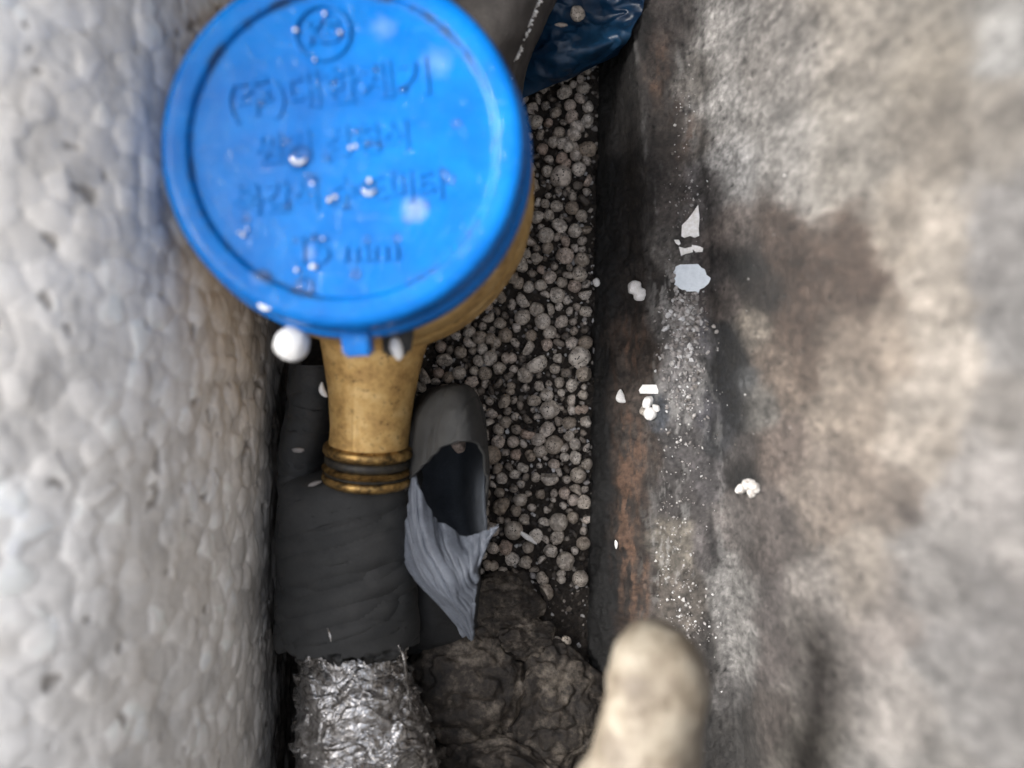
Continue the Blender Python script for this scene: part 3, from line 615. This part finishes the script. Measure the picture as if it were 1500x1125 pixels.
grid('foil_wrap', X, M['foil'], pipe, closed=True)
# wire sticking up by the sleeve end
def wire(pts, r, name, mat, parent=None):
    A = catmull(np.array([tuple(p) for p in pts]), 40, 0)
    d_ = np.gradient(A, axis=0); d_ /= np.linalg.norm(d_, axis=1, keepdims=True)
    s = np.cross(d_, np.array([0.3, 0.1, 1.0])); s /= np.linalg.norm(s, axis=1, keepdims=True); u = np.cross(s, d_)
    a = np.linspace(0, 2 * math.pi, 10, endpoint=False)
    return grid(name, A[None] + r * (np.cos(a)[:, None, None] * s[None] + np.sin(a)[:, None, None] * u[None]), mat, parent, closed=True)
wire([P(477, 912, 5.2), P(483, 928, 5.5), (P(487, 950, 5.4)), P(489, 975, 5.0)], 0.045, 'tie_wire', M['foil'], pipe)
wire([P(584, 945, 4.6), P(592, 965, 4.9), P(596, 1000, 4.6), P(603, 1040, 4.0)], 0.05, 'foil_edge', M['foil'], pipe)

# ------------------------------------------------------------ second foam-wrapped pipe at the top
pipe2 = empty('insulated_pipe', (-2, 15, 1.0), 'dusty grey foam sleeve with a glued whitish seam showing above the blue lid', 'pipe')
ctrl = [[(540, -140, 2.5), (640, -140, 5.2), (730, -140, 6.1), (800, -140, 5.6), (840, -140, 3.2), (842, -140, 0.6)],
        [(560, -40, 2.5), (650, -40, 5.2), (730, -40, 6.1), (790, -40, 5.6), (826, -40, 3.4), (830, -40, 0.6)],
        [(560, 30, 2.5), (650, 30, 5.2), (720, 30, 6.0), (768, 35, 5.4), (798, 30, 3.6), (802, 30, 0.6)],
        [(560, 90, 2.5), (650, 90, 5.0), (710, 90, 5.7), (745, 95, 5.0), (772, 92, 3.4), (776, 92, 0.6)],
        [(560, 160, 2.5), (650, 160, 4.5), (700, 160, 5.2), (735, 160, 4.4), (760, 150, 3.0), (764, 150, 0.6)]]
X = patch(ctrl, 110, 140); N_ = normals(X); N_ *= np.sign(N_[..., 2:3] + 0.4 * N_[..., :1])
X = X + N_ * (0.08 * fbm(X * 1.0, 5, 301) + 0.03 * fbm(X * np.array([3, 1, 3]), 3, 303))[..., None]
vvv = np.linspace(0, 1, 140)
groove = np.exp(-((vvv - 0.66) / 0.012) ** 2)
X = X - N_ * (0.12 * groove)[None, :, None]
grid('foam_sleeve', X, M['foam_brown'], pipe2, thick=0.3, off=-1)
SE = X[:, int(0.655 * 139)]; SN = N_[:, int(0.655 * 139)]
def lumps(name, pts, size, mat, parent=None, seed=1, flat=1.0):
    """many small irregular crumbs joined in one mesh"""
    r = np.random.RandomState(seed); V = []; Fc = []; base = bmesh.new(); bmesh.ops.create_icosphere(base, subdivisions=1, radius=1)
    bc = np.array([v.co[:] for v in base.verts]); bf = [[v.index for v in f.verts] for f in base.faces]; base.free()
    n_ = len(bc)
    for i, p_ in enumerate(pts):
        s_ = size[i] if hasattr(size, '__len__') else size
        jit = bc * (1 + 0.45 * (r.rand(n_, 1) - 0.5) * 2) * (s_ * (0.6 + 0.8 * r.rand(3)))
        rot = np.array(Euler(tuple(r.rand(3) * 6.28)).to_matrix()); c_ = jit @ rot.T; c_[:, 2] *= flat
        V.append(c_ + np.array(p_)); Fc += [[a_ + i * n_ for a_ in f] for f in bf]
    me = bpy.data.meshes.new(name); me.from_pydata(np.concatenate(V).tolist(), [], Fc)
    o = link(name, me, mat, parent, False); o['kind'] = 'stuff'; return o
sp_ = []; ss_ = []
for i in range(150):
    k_ = rng.randint(26, 105)
    if fbm(np.array([[k_ * 0.12, 0, 0]]), 2, 5)[0] < -0.15: continue
    sp_.append(SE[k_] + SN[k_] * 0.03 + rng.normal(0, 0.055, 3)); ss_.append(rng.uniform(0.025, 0.075))
lumps('adhesive_residue', sp_, ss_, M['white'], pipe2, 3)

# ------------------------------------------------------------ blue plastic film
ctrl = [[(720, -160, 2.6), (800, -160, 3.4), (880, -160, 2.9), (960, -160, 3.6)],
        [(735, -40, 2.4), (810, -40, 2.8), (880, -40, 3.3), (950, -40, 3.2)],
        [(745, 30, 2.2), (810, 28, 2.9), (870, 30, 2.4), (940, 20, 3.0)],
        [(750, 82, 2.0), (815, 78, 2.9), (865, 72, 3.1), (918, 55, 2.9)],
        [(755, 148, 1.5), (800, 128, 1.8), (850, 106, 1.8), (905, 80, 1.7)]]
X = patch(ctrl, 150, 130); N_ = normals(X); N_ *= np.sign(N_[..., 2:3])
cw = 1 - np.abs(fbm(X * np.array([0.7, 1.1, .7]), 3, 311, 0.5)) * 4
X = X + N_ * (0.16 * np.clip(cw, 0, 1) + 0.06 * fbm(X * 1.2, 3, 313))[..., None] * np.clip(np.linspace(3.0, 0.3, 150), 0, 1)[:, None, None]
fm = grid('plastic_film', X, M['film'], thick=0.02)
tag(fm, 'crumpled dark blue plastic sheet lying over the beads at the top', 'plastic sheet')

# ------------------------------------------------------------ beads on the floor
def cup(r, co):
    m = np.clip((co[:, 2] - 0.35) / 0.65, 0, 1); return r - np.stack([0 * m, 0 * m, m * 0.75], -1)
def bean(r, co):
    r = r * np.array([1.35, 0.8, 0.8]); r[:, 1] += 0.35 * r[:, 0] ** 2; return r
def dbl(r, co):
    r = r.copy(); n_ = 1 - 0.38 * np.exp(-(co[:, 0] / 0.22) ** 2); r[:, 1] *= n_; r[:, 2] *= n_; r[:, 0] *= 1.35; return r
def dim(r, co):
    d0 = np.array([0.5, 0.3, 0.8]); d0 = d0 / np.linalg.norm(d0); a_ = np.clip((co @ d0 - 0.82) / 0.18, 0, 1); return r * (1 - 0.35 * a_[:, None])
variants = []
for i, (fn, amp, scl) in enumerate([(None, .06, (1, 1, .96)), (None, .10, (1, .9, .88)), (dim, .10, (1, 1, .92)), (None, .15, (1, .82, .88)), (cup, .12, (1, 1, .8)), (dbl, .10, (.85, .85, .85)), (bean, .12, (.8, .8, .8)), (dim, .18, (1, .78, .8)), (None, .05, (1, 1, 1)), (None, .24, (1, .75, .7))]):
    me = ico(4, 400 + i, amp, 1.6, scl, fn); me.name = 'polystyrene_bead'; me.materials.append(M['bead']); variants.append(me)
wgt = np.array([2.2, 3.2, 3, 3, 2.2, 2, 1.8, 2.6, 1.4, 2.4]); wgt = wgt / wgt.sum()
def dens(px, py):
    """where the loose beads lie on the floor, 0..1"""
    v = 1.0
    if py > 690: v = max(0.0, 0.75 - (py - 690) / 260)
    v *= 1 - 0.93 * math.exp(-(((px - 775) / 34) ** 2 + ((py - 432) / 42) ** 2))
    v *= 1 - 0.75 * math.exp(-(((px - 825) / 22) ** 2 + ((py - 520) / 26) ** 2))
    v *= 1 - 0.7 * math.exp(-(((px - 735) / 22) ** 2 + ((py - 508) / 14) ** 2))
    v *= 1 - 0.8 * math.exp(-(((px - 815) / 24) ** 2 + ((py - 225) / 14) ** 2))
    v *= 1 - 0.85 * math.exp(-(((px - 800) / 55) ** 2 + ((py - 770) / 60) ** 2))
    v *= 1 - 0.6 * math.exp(-(((px - 775) / 22) ** 2 + ((py - 640) / 16) ** 2))
    return v
placed = []
tries = 0
while len(placed) < 560 and tries < 90000:
    tries += 1
    px = rng.uniform(612, 862); py = rng.uniform(70, 900)
    if px < 640 and not (540 < py < 620): continue
    if px < 690 and 620 < py: continue
    if px < 705 and py > 800: continue
    if rng.rand() > dens(px, py): continue
    rpx = rng.choice([7.5, 9, 10.5, 12, 14, 16.5], p=[.2, .26, .24, .17, .09, .04]) * (1.0 if tries < 14000 else 0.62)
    z = 0.1 + rng.rand() * 0.25
    p = P(px, py, z); r = rpx / F * (H - z)
    xlim = 3.05 + 0.02 * p.y
    if p.x + r > xlim + 0.15: continue
    ok = True
    for (q_, rq) in placed:
        if (q_.xy - p.xy).length < (r + rq) * (0.82 if tries < 14000 else 0.70): ok = False; break
    if ok: placed.append((p, r))
placed.sort(key=lambda t: -t[1]); small_beads = placed[290:]; placed = placed[:290]
shape_word = ['round', 'squashed', 'dimpled', 'lopsided', 'cup shaped', 'double', 'bean shaped', 'dented', 'smooth round', 'crumpled']
def height_word(py):
    for lim, wd in ((125, 'just under the blue sheet'), (175, 'level with the top lettering'), (235, 'level with the middle lettering'), (295, 'level with the third lettering line'), (350, 'level with the pointed shard'),
                    (405, 'level with the round flake'), (460, 'level with the plump wall bead'), (510, 'level with the lid rim'), (560, 'between lid rim and hood'), (610, 'level with the hood top'),
                    (660, 'level with the cream cluster'), (710, 'level with the hood hollow'), (770, 'level with the brass rings'), (2000, 'beside the peeled flap')):
        if py < lim: return wd
def label_group(items, kinds, group, cat):
    """items: (object, px, py, words); equal words are told apart by their order from the top"""
    by = {}
    for it in items: by.setdefault(it[3], []).append(it)
    od = ['uppermost', 'second from top', 'third from top', 'fourth from top', 'fifth from top', 'sixth from top', 'seventh from top']
    for k_, L in by.items():
        L.sort(key=lambda t: t[2])
        for j, it in enumerate(L):
            pre = '' if len(L) == 1 else ('upper ' if j == 0 else 'lower ') if len(L) == 2 else od[min(j, 6)] + ' '
            tag(it[0], (pre + k_)[:200], cat, group)
items = []
for i, (p, r) in enumerate(placed):
    vi = rng.choice(10, p=wgt); me = variants[vi]
    o = bpy.data.objects.new('polystyrene_bead', me); C.objects.link(o)
    o.location = (p.x, p.y, floor_z(p.x, p.y) + r * (0.35 + 0.5 * rng.rand()) + rng.rand() * 0.08)
    o.rotation_euler = tuple(rng.rand(3) * 6.28); o.scale = (r, r, r)
    px = 750 + p.x * F / (H - p.z); py = 562 - p.y * F / (H - p.z); rp = r * F / (H - p.z)
    sz = 'small' if rp < 9 else 'medium' if rp < 12 else 'large'
    sd_ = 'by the wall foot' if px > 825 else 'mid floor' if px > 770 else 'left of centre' if px > 720 else 'near the meter'
    items.append((o, px, py, sz + ' ' + shape_word[vi] + ' bead ' + sd_ + ', ' + height_word(py)))
label_group(items, None, 'loose beads on the pit floor', 'bead')
# the smallest beads, past the first 290, joined
V = []; Fc = []; nb_ = 0
sv = [ico(2, 430 + i, a_, 1.7, sc_, f_) for i, (a_, sc_, f_) in enumerate([(.12, (1, .9, .8), None), (.2, (1, .75, .8), None), (.12, (.9, .8, .8), dbl), (.1, (.85, .8, .7), bean), (.15, (1, 1, .8), cup)])]
sd = [(np.array([v.co[:] for v in m_.vertices]), [tuple(p_.vertices) for p_ in m_.polygons]) for m_ in sv]
for (p, r) in small_beads:
    c_, f_ = sd[rng.randint(5)]; rot = np.array(Euler(tuple(rng.rand(3) * 6.28)).to_matrix())
    V.append((c_ * r) @ rot.T + np.array((p.x, p.y, floor_z(p.x, p.y) + r * 0.6 + rng.rand() * 0.1))); Fc += [[a_ + nb_ for a_ in q_] for q_ in f_]; nb_ += len(c_)
me = bpy.data.meshes.new('small_beads'); me.from_pydata(np.concatenate(V).tolist(), [], Fc)
o = link('small_beads', me, M['bead_small']); tag(o, 'mass of small crushed dirty beads filling gaps between the larger ones', 'beads', kind='stuff')
# soil crumbs that nobody could count
pts = []; szs = []
for i in range(1500):
    px = rng.uniform(600, 885); py = rng.uniform(60, 960)
    if rng.rand() > 0.25 + 0.75 * dens(px, py): continue
    p = P(px, py, 0)
    if p.x > 3.2: continue
    s_ = rng.uniform(0.03, 0.10); pts.append((p.x, p.y, floor_z(p.x, p.y) + s_ * 0.4 + rng.rand() * 0.05)); szs.append(s_)
o = lumps('bead_crumbs', pts, szs, M['grit'], None, 5, 0.8); tag(o, 'tiny broken polystyrene crumbs scattered between the beads', 'crumbs')
pts = []; szs = []
for i in range(9000):
    px = rng.uniform(560, 900); py = rng.uniform(20, 1125); p = P(px, py, 0)
    if p.x > 3.4: continue
    s_ = 0.03 + 0.09 * rng.rand() ** 2.5; pts.append((p.x, p.y, floor_z(p.x, p.y) + s_ * 0.3)); szs.append(s_)
o = lumps('soil_crumbs', pts, szs, M['crumb'], None, 6, 0.8); tag(o, 'dark damp soil crumbs covering the pit floor', 'soil')

def single(name, px, py, z, r, var, label, cat, mat='white', scale=(1, 1, 1), rot=None, group=None):
    me = variants[var].copy(); me.name = name; me.materials.clear(); me.materials.append(M[mat])
    o = bpy.data.objects.new(name, me); C.objects.link(o)
    o.location = P(px, py, z); o.scale = (r * scale[0], r * scale[1], r * scale[2]); o.rotation_euler = rot or tuple(rng.rand(3) * 6.28)
    return tag(o, label, cat, group)
def wall_single(name, px, py, r, var, label, mat='white', scale=(1, 1, 1), rot=None):
    p, n_ = on_wall(px, py)
    o = single(name, px, py, 0, r, var, label, 'bead', mat, scale, rot); o.location = p + n_ * r * 0.6 * scale[2]; return o
# the big blurred bead at the lid, and bits beside the neck
single('polystyrene_bead', 427, 503, 10.6, 0.47, 8, 'large clean white bead stuck to the lower left edge of the blue lid', 'bead')
single('polystyrene_bead', 472, 572, 4.9, 0.24, 6, 'curved white polystyrene shred beside the brass neck', 'polystyrene shred', 'white', (1, .7, .7), (0, 0, R(-70)))
single('polystyrene_bead', 461, 708, 5.15, 0.20, 3, 'small flat white shred on the foam just left of the coupling rings', 'polystyrene shred', 'grit', (1.1, .45, .4), (0, 0, R(20)))
single('polystyrene_bead', 437, 659, 4.9, 0.15, 9, 'tiny white shred on the dark foam left of the neck', 'polystyrene shred', 'grit', (1.2, .7, .5), (0, 0, 0))
single('polystyrene_bead', 672, 651, 3.4, 0.32, 7, 'pale wedge of polystyrene caught inside the curled foam hood', 'polystyrene shred', 'bead')
single('polystyrene_bead', 846, 20, 3.25, 0.30, 3, 'pale kidney shaped bead lying on the dark blue plastic sheet', 'bead', 'bead', (0.8, 1.2, .7), (0, 0, 0))
single('polystyrene_bead', 822, 36, 3.05, 0.13, 9, 'tiny pale crumb on the dark blue plastic sheet', 'bead', 'bead', (1.6, .7, .7), (0, 0, 0))
single('polystyrene_shell', 773, 787, 0.35, 0.30, 3, 'flat pale oval shell lying on dark soil below the beads', 'shell', 'white', (1.3, .42, .3), (0, 0, R(-35)))
# beads stuck to the wall
wall_single('polystyrene_bead', 875, 413, 0.17, 1, 'small single white bead on the dark foot of the concrete wall', 'white', (.8, 1.1, .9), (0, 0, 0))
wall_single('bead_cluster', 941, 426, 0.36, 5, 'plump double white bead stuck high on the dark slope of the wall', 'white', (1, .95, .9), (0, 0, R(-50)))
wall_single('bead_cluster', 911, 583, 0.26, 6, 'white notched bead on the rusty patch of the wall', 'white', (.95, 1.1, .6), (0, 0, R(-60)))
wall_single('bead_cluster', 855, 709, 0.20, 3, 'dirty white flattened bead at the foot of the wall near the foam flap', 'white', (.8, 1.1, .6), (0, 0, R(15)))
wall_single('polystyrene_shred', 903, 795, 0.14, 3, 'thin upright white sliver low on the rusty wall', 'white', (.45, 1.7, .5), (0, 0, 0))
def cluster(label, items):
    base, n0 = on_wall(items[0][0], items[0][1])
    e = empty('bead_cluster', base, label, 'bead cluster')
    for (px, py, r, var, scl, mt) in items:
        p, n_ = on_wall(px, py); me = variants[var].copy(); me.materials.clear(); me.materials.append(M[mt])
        o = bpy.data.objects.new('bead', me); C.objects.link(o); o.parent = e
        o.location = p + n_ * r * 0.6 - base; o.scale = tuple(r * s_ for s_ in scl); o.rotation_euler = (0, 0, rng.rand() * 6.28)
cluster('cluster of fused cream beads on the dark ledge groove', [(953, 590, .22, 2, (.8, 1.1, .9), 'white'), (946, 601, .17, 1, (1, 1, .9), 'bead'), (957, 605, .24, 0, (1, 1, .9), 'white'), (963, 597, .15, 3, (1, 1, 1), 'white')])
cluster('cluster of clean white beads lodged in the black hole of the wall', [(1092, 714, .22, 3, (1, 1, 1), 'clump'), (1103, 708, .24, 7, (1, 1, 1), 'clump'), (1110, 714, .20, 9, (1, 1, 1), 'clump'), (1106, 721, .17, 1, (1, 1, 1), 'clump')])
# flat flakes following the wall
def flake(name, outline, label, cat, thick=0.05, mat='flake', lift=0.07):
    P3 = [on_wall(*o_) for o_ in outline]
    c_ = sum((p for p, _ in P3), Vector()) / len(P3); n_ = sum((n for _, n in P3), Vector()).normalized()
    n_ = (n_ + Vector((-0.1, 0, 0.6))).normalized()
    bm = bmesh.new(); top = []; bot = []
    for p, _ in P3:
        q_ = p - n_ * (p - c_).dot(n_)
        top.append(bm.verts.new(q_ + n_ * (lift + thick))); bot.append(bm.verts.new(q_ + n_ * (lift - 0.08)))
    bm.faces.new(top); bm.faces.new(bot[::-1])
    for i in range(len(top)):
        j = (i + 1) % len(top); bm.faces.new((top[i], bot[i], bot[j], top[j]))
    bmesh.ops.recalc_face_normals(bm, faces=bm.faces[:])
    me = bpy.data.meshes.new(name); bm.to_mesh(me); bm.free()
    return tag(link(name, me, M[mat], None, False), label, cat)
def ragged(cx_, cy_, rx, ry, n_, seed):
    r = np.random.RandomState(seed)
    out = []
    for a in np.linspace(0, 2 * math.pi, n_, endpoint=False):
        k_ = 1 + 0.10 * math.sin(2 * a + 0.8) + 0.05 * math.sin(5 * a + 1) + r.uniform(-.07, .07); out.append((cx_ + rx * k_ * math.cos(a), cy_ + ry * k_ * math.sin(a)))
    return out
flake('paint_flake', ragged(1012, 407, 24, 22, 34, 4), 'large ragged pale blue paint flake on the gritty ledge', 'paint flake')
flake('paint_flake', [(1023, 301), (1024, 318), (1023, 336), (1024, 345), (1018, 349), (1010, 346), (1002, 347), (997, 345), (1000, 331), (1006, 321), (1014, 310)], 'long pointed white shard like a fang on the gritty ledge', 'paint flake', 0.05, 'white')
flake('paint_flake', [(995, 361), (1004, 363), (1013, 361), (1014, 369), (1005, 371), (998, 374)], 'small bow shaped white chip just above the round flake', 'paint flake', 0.05, 'white')
flake('paint_flake', [(1014, 360), (1024, 361), (1030, 364), (1029, 369), (1020, 369), (1015, 365)], 'small oval white chip right beside the bow shaped one', 'paint flake', 0.05, 'white')
flake('paint_flake', [(988, 352), (993, 352), (996, 356), (994, 358), (989, 356)], 'tiny white chip left below the pointed shard', 'paint flake', 0.05, 'white')
flake('paint_flake', [(940, 570), (946, 563), (956, 564), (962, 563), (966, 576), (958, 577), (950, 575), (942, 577)], 'white angular chip lying above the cream bead cluster', 'paint flake', 0.08, 'white')
# grit on the ledge
pts = []; szs = []
def grit(n_, cx_, cy_, sx_, sy_, lo, hi):
    for i in range(n_):
        px = rng.normal(cx_, sx_); py = rng.normal(cy_, sy_)
        if px < 900 or px > 1180: continue
        if px < 958 and cx_ > 980: continue
        p, n0 = on_wall(px, py); s_ = lo + (hi - lo) * rng.rand() ** 2; pts.append(tuple(p + n0 * s_ * 0.35)); szs.append(s_)
grit(520, 1003, 478, 15, 34, .02, .10); grit(200, 1000, 560, 17, 38, .018, .07); grit(90, 1005, 650, 20, 50, .015, .045)
grit(70, 985, 780, 14, 30, .015, .05); grit(120, 1000, 880, 18, 40, .015, .06); grit(60, 1005, 290, 18, 28, .015, .05); grit(40, 1000, 170, 10, 30, .02, .05); grit(90, 1000, 600, 40, 320, .012, .03); grit(60, 1020, 925, 20, 16, .02, .05); grit(30, 1100, 500, 40, 180, .012, .03)
o = lumps('white_grit', pts, szs, M['grit'], None, 8); tag(o, 'crust of whitish grit grains along the concrete ledge', 'grit')

# ------------------------------------------------------------ mortar clods
def clod(px, py, z, r, scl, seed, label):
    me = ico(6, seed, 0.16, 1.3, (1, 1, 1))
    co = np.zeros(len(me.vertices) * 3); me.vertices.foreach_get('co', co); co = co.reshape(-1, 3)
    n0 = co / np.linalg.norm(co, axis=1, keepdims=True)
    co = co * np.array(scl) + n0 * (0.10 * fbm(co * 4, 4, seed + 1, 0.6) - 0.10 * np.clip(1 - np.abs(fbm(co * np.array([1.2, 3, 2]), 2, seed + 3)) * 5, 0, 1))[:, None]
    me.vertices.foreach_set('co', co.reshape(-1)); me.update(); me.name = 'mortar_clod'
    o = link('mortar_clod', me, M['mortar']); o.location = P(px, py, z); o.scale = (r, r, r)
    return tag(o, label, 'clod')
clod(742, 890, 0.3, 1.35, (1.05, 1.0, .6), 501, 'flat dark brown mud clod right of the foam flap tip')
clod(765, 935, 0.6, 1.2, (1.05, .7, .6), 511, 'pale broken mortar lump below the dark mud clod')
clod(680, 1010, 0.7, 2.0, (1.1, 1.2, .6), 521, 'large brown mortar lump right of the foil wrap')
clod(810, 1040, 0.6, 1.9, (1.0, 1.3, .6), 531, 'large rough grey mortar lump between the wall and the brown one')
clod(720, 1130, 1.0, 2.0, (1.4, .9, .6), 541, 'wide muddy mortar lump cut by the lower edge of the photo')
single('polystyrene_bead', 815, 940, 0.5, 0.22, 0, 'left of two small grey beads beside the pale mortar lump', 'bead', 'bead')
single('polystyrene_bead', 829, 939, 0.5, 0.22, 1, 'right of two small grey beads beside the pale mortar lump', 'bead', 'bead')

# ------------------------------------------------------------ beige spray foam at the bottom
A = np.array([tuple(P(962, 930, 12.4)), tuple(P(963, 975, 13.7)), tuple(P(958, 1040, 13.9)), tuple(P(942, 1120, 13.8)), tuple(P(915, 1200, 13.7)), (2.2, -11.5, 13.8), (1.4, -13.8, 14.5), (1.0, -16.6, 15.0)])
A = catmull(A, 120, 0); tl = np.linspace(0, 1, 120)
rad = np.interp(tl, [0, .03, .07, .12, .2, .3, .45, .6, 1], [.01, .54, .90, 1.10, 1.20, 1.15, 1.2, 1.5, 2.0])
X = tube(A, rad, 110, 0.85); NN = normals(X); NN *= np.sign(((X - A[None]) * NN).sum(-1, keepdims=True))
X = X + NN * (0.18 * fbm(X * 0.6, 3, 601) + 0.03 * fbm(X * 3, 3, 603))[..., None] * np.clip(rad, 0, 1)[None, :, None]
sf = grid('foam_lump', X, M['beige'], closed=True)
tag(sf, 'rounded beige hardened foam stub poking up out of focus at the bottom', 'foam lump')

# ------------------------------------------------------------ water drops and modelled white glints on the lid
dm = ico(3, 700, 0.03, 1.0, (1, 1, .45)); dm.name = 'water_drop'; dm.materials.append(M['water'])
drops = [(437, 230, .33), (540, 276, .22), (418, 208, .12), (523, 193, .13), (487, 293, .16), (450, 256, .10), (458, 262, .12), (474, 30, .10), (497, 48, .12), (462, 86, .10), (552, 100, .11), (492, 121, .12),
         (480, 231, .11), (540, 210, .12), (555, 212, .11), (507, 302, .10), (461, 349, .12), (435, 352, .10), (658, 262, .12), (650, 252, .10), (536, 350, .10), (360, 320, .10), (581, 348, .10), (385, 405, .2), (445, 420, .22), (605, 302, .12), (612, 316, .10), (596, 320, .12), (622, 300, .1), (380, 150, .1), (590, 130, .12), (668, 180, .1), (520, 400, .12), (420, 300, .12), (575, 255, .1)]
def lid_word(px, py):
    v = 'by the emblem' if py < 95 else 'on the top line of lettering' if py < 165 else 'on the second line of lettering' if py < 248 else 'on the third line of lettering' if py < 320 else 'by the size marking' if py < 378 else 'at the lower rim'
    h = 'far left' if px < 400 else 'left of centre' if px < 470 else 'at the centre' if px < 530 else 'right of centre' if px < 600 else 'far right'
    return v + ', ' + h
items = []
for (px, py, r) in drops:
    o = bpy.data.objects.new('water_drop', dm); C.objects.link(o); o.location = P(px, py, 11.86 + r * 0.1); o.scale = (r, r * rng.uniform(.8, 1.1), r); o.rotation_euler = (0, 0, rng.rand() * 6)
    items.append((o, px, py, ('big' if r > .18 else 'small') + ' clear water drop ' + lid_word(px, py)))
label_group(items, None, 'water drops on the blue lid', 'water drop')
cm = ico(2, 710, 0.15, 1.5, (1, .8, .6)); cm.name = 'white_crumb'; cm.materials.append(M['white'])
items = []
for (px, py, r) in [(433, 43, .08), (541, 264, .08), (513, 216, .07), (521, 214, .06), (482, 292, .07), (491, 288, .07), (356, 344, .06), (362, 335, .05), (350, 340, .05), (459, 390, .10), (434, 395, .06), (473, 349, .05), (340, 42, .09), (347, 40, .08), (457, 268, .05), (498, 47, .06), (475, 19, .06), (461, 87, .05), (380, 412, .09), (386, 424, .07)]:
    o = bpy.data.objects.new('white_crumb', cm); C.objects.link(o); o.location = P(px, py, 11.90); o.scale = (r, r, r); o.rotation_euler = tuple(rng.rand(3) * 6)
    items.append((o, px, py, 'white crumb on the lid ' + lid_word(px, py)))
label_group(items, None, 'white crumbs on the blue lid', 'crumb')

def arc(px, py, w_, thick, a0, a1, rot, label):  # white slivers modelled in place of highlights on the wet lid
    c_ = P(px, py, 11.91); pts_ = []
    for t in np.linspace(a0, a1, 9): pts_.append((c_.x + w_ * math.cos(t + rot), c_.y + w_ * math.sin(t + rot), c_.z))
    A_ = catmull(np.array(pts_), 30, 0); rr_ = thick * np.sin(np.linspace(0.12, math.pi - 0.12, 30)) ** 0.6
    X_ = tube(A_, rr_, 12, 0.6); tag(grid('modelled_glint', X_, M['white'], closed=True), label, 'glint')
arc(437, 226, 0.20, 0.055, R(205), R(335), 0, 'bright white crescent standing in for a drop glint below the second line of lettering')
arc(540, 273, 0.17, 0.05, R(205), R(335), 0, 'bright white crescent standing in for a drop glint in the third line of lettering')
arc(345, 70, 0.55, 0.05, R(75), R(105), R(10), 'slim white modelled glint on the upper left rim of the lid')
arc(395, 428, 0.40, 0.06, R(225), R(275), 0, 'pale smear like modelled glint near the lower left rim of the lid')
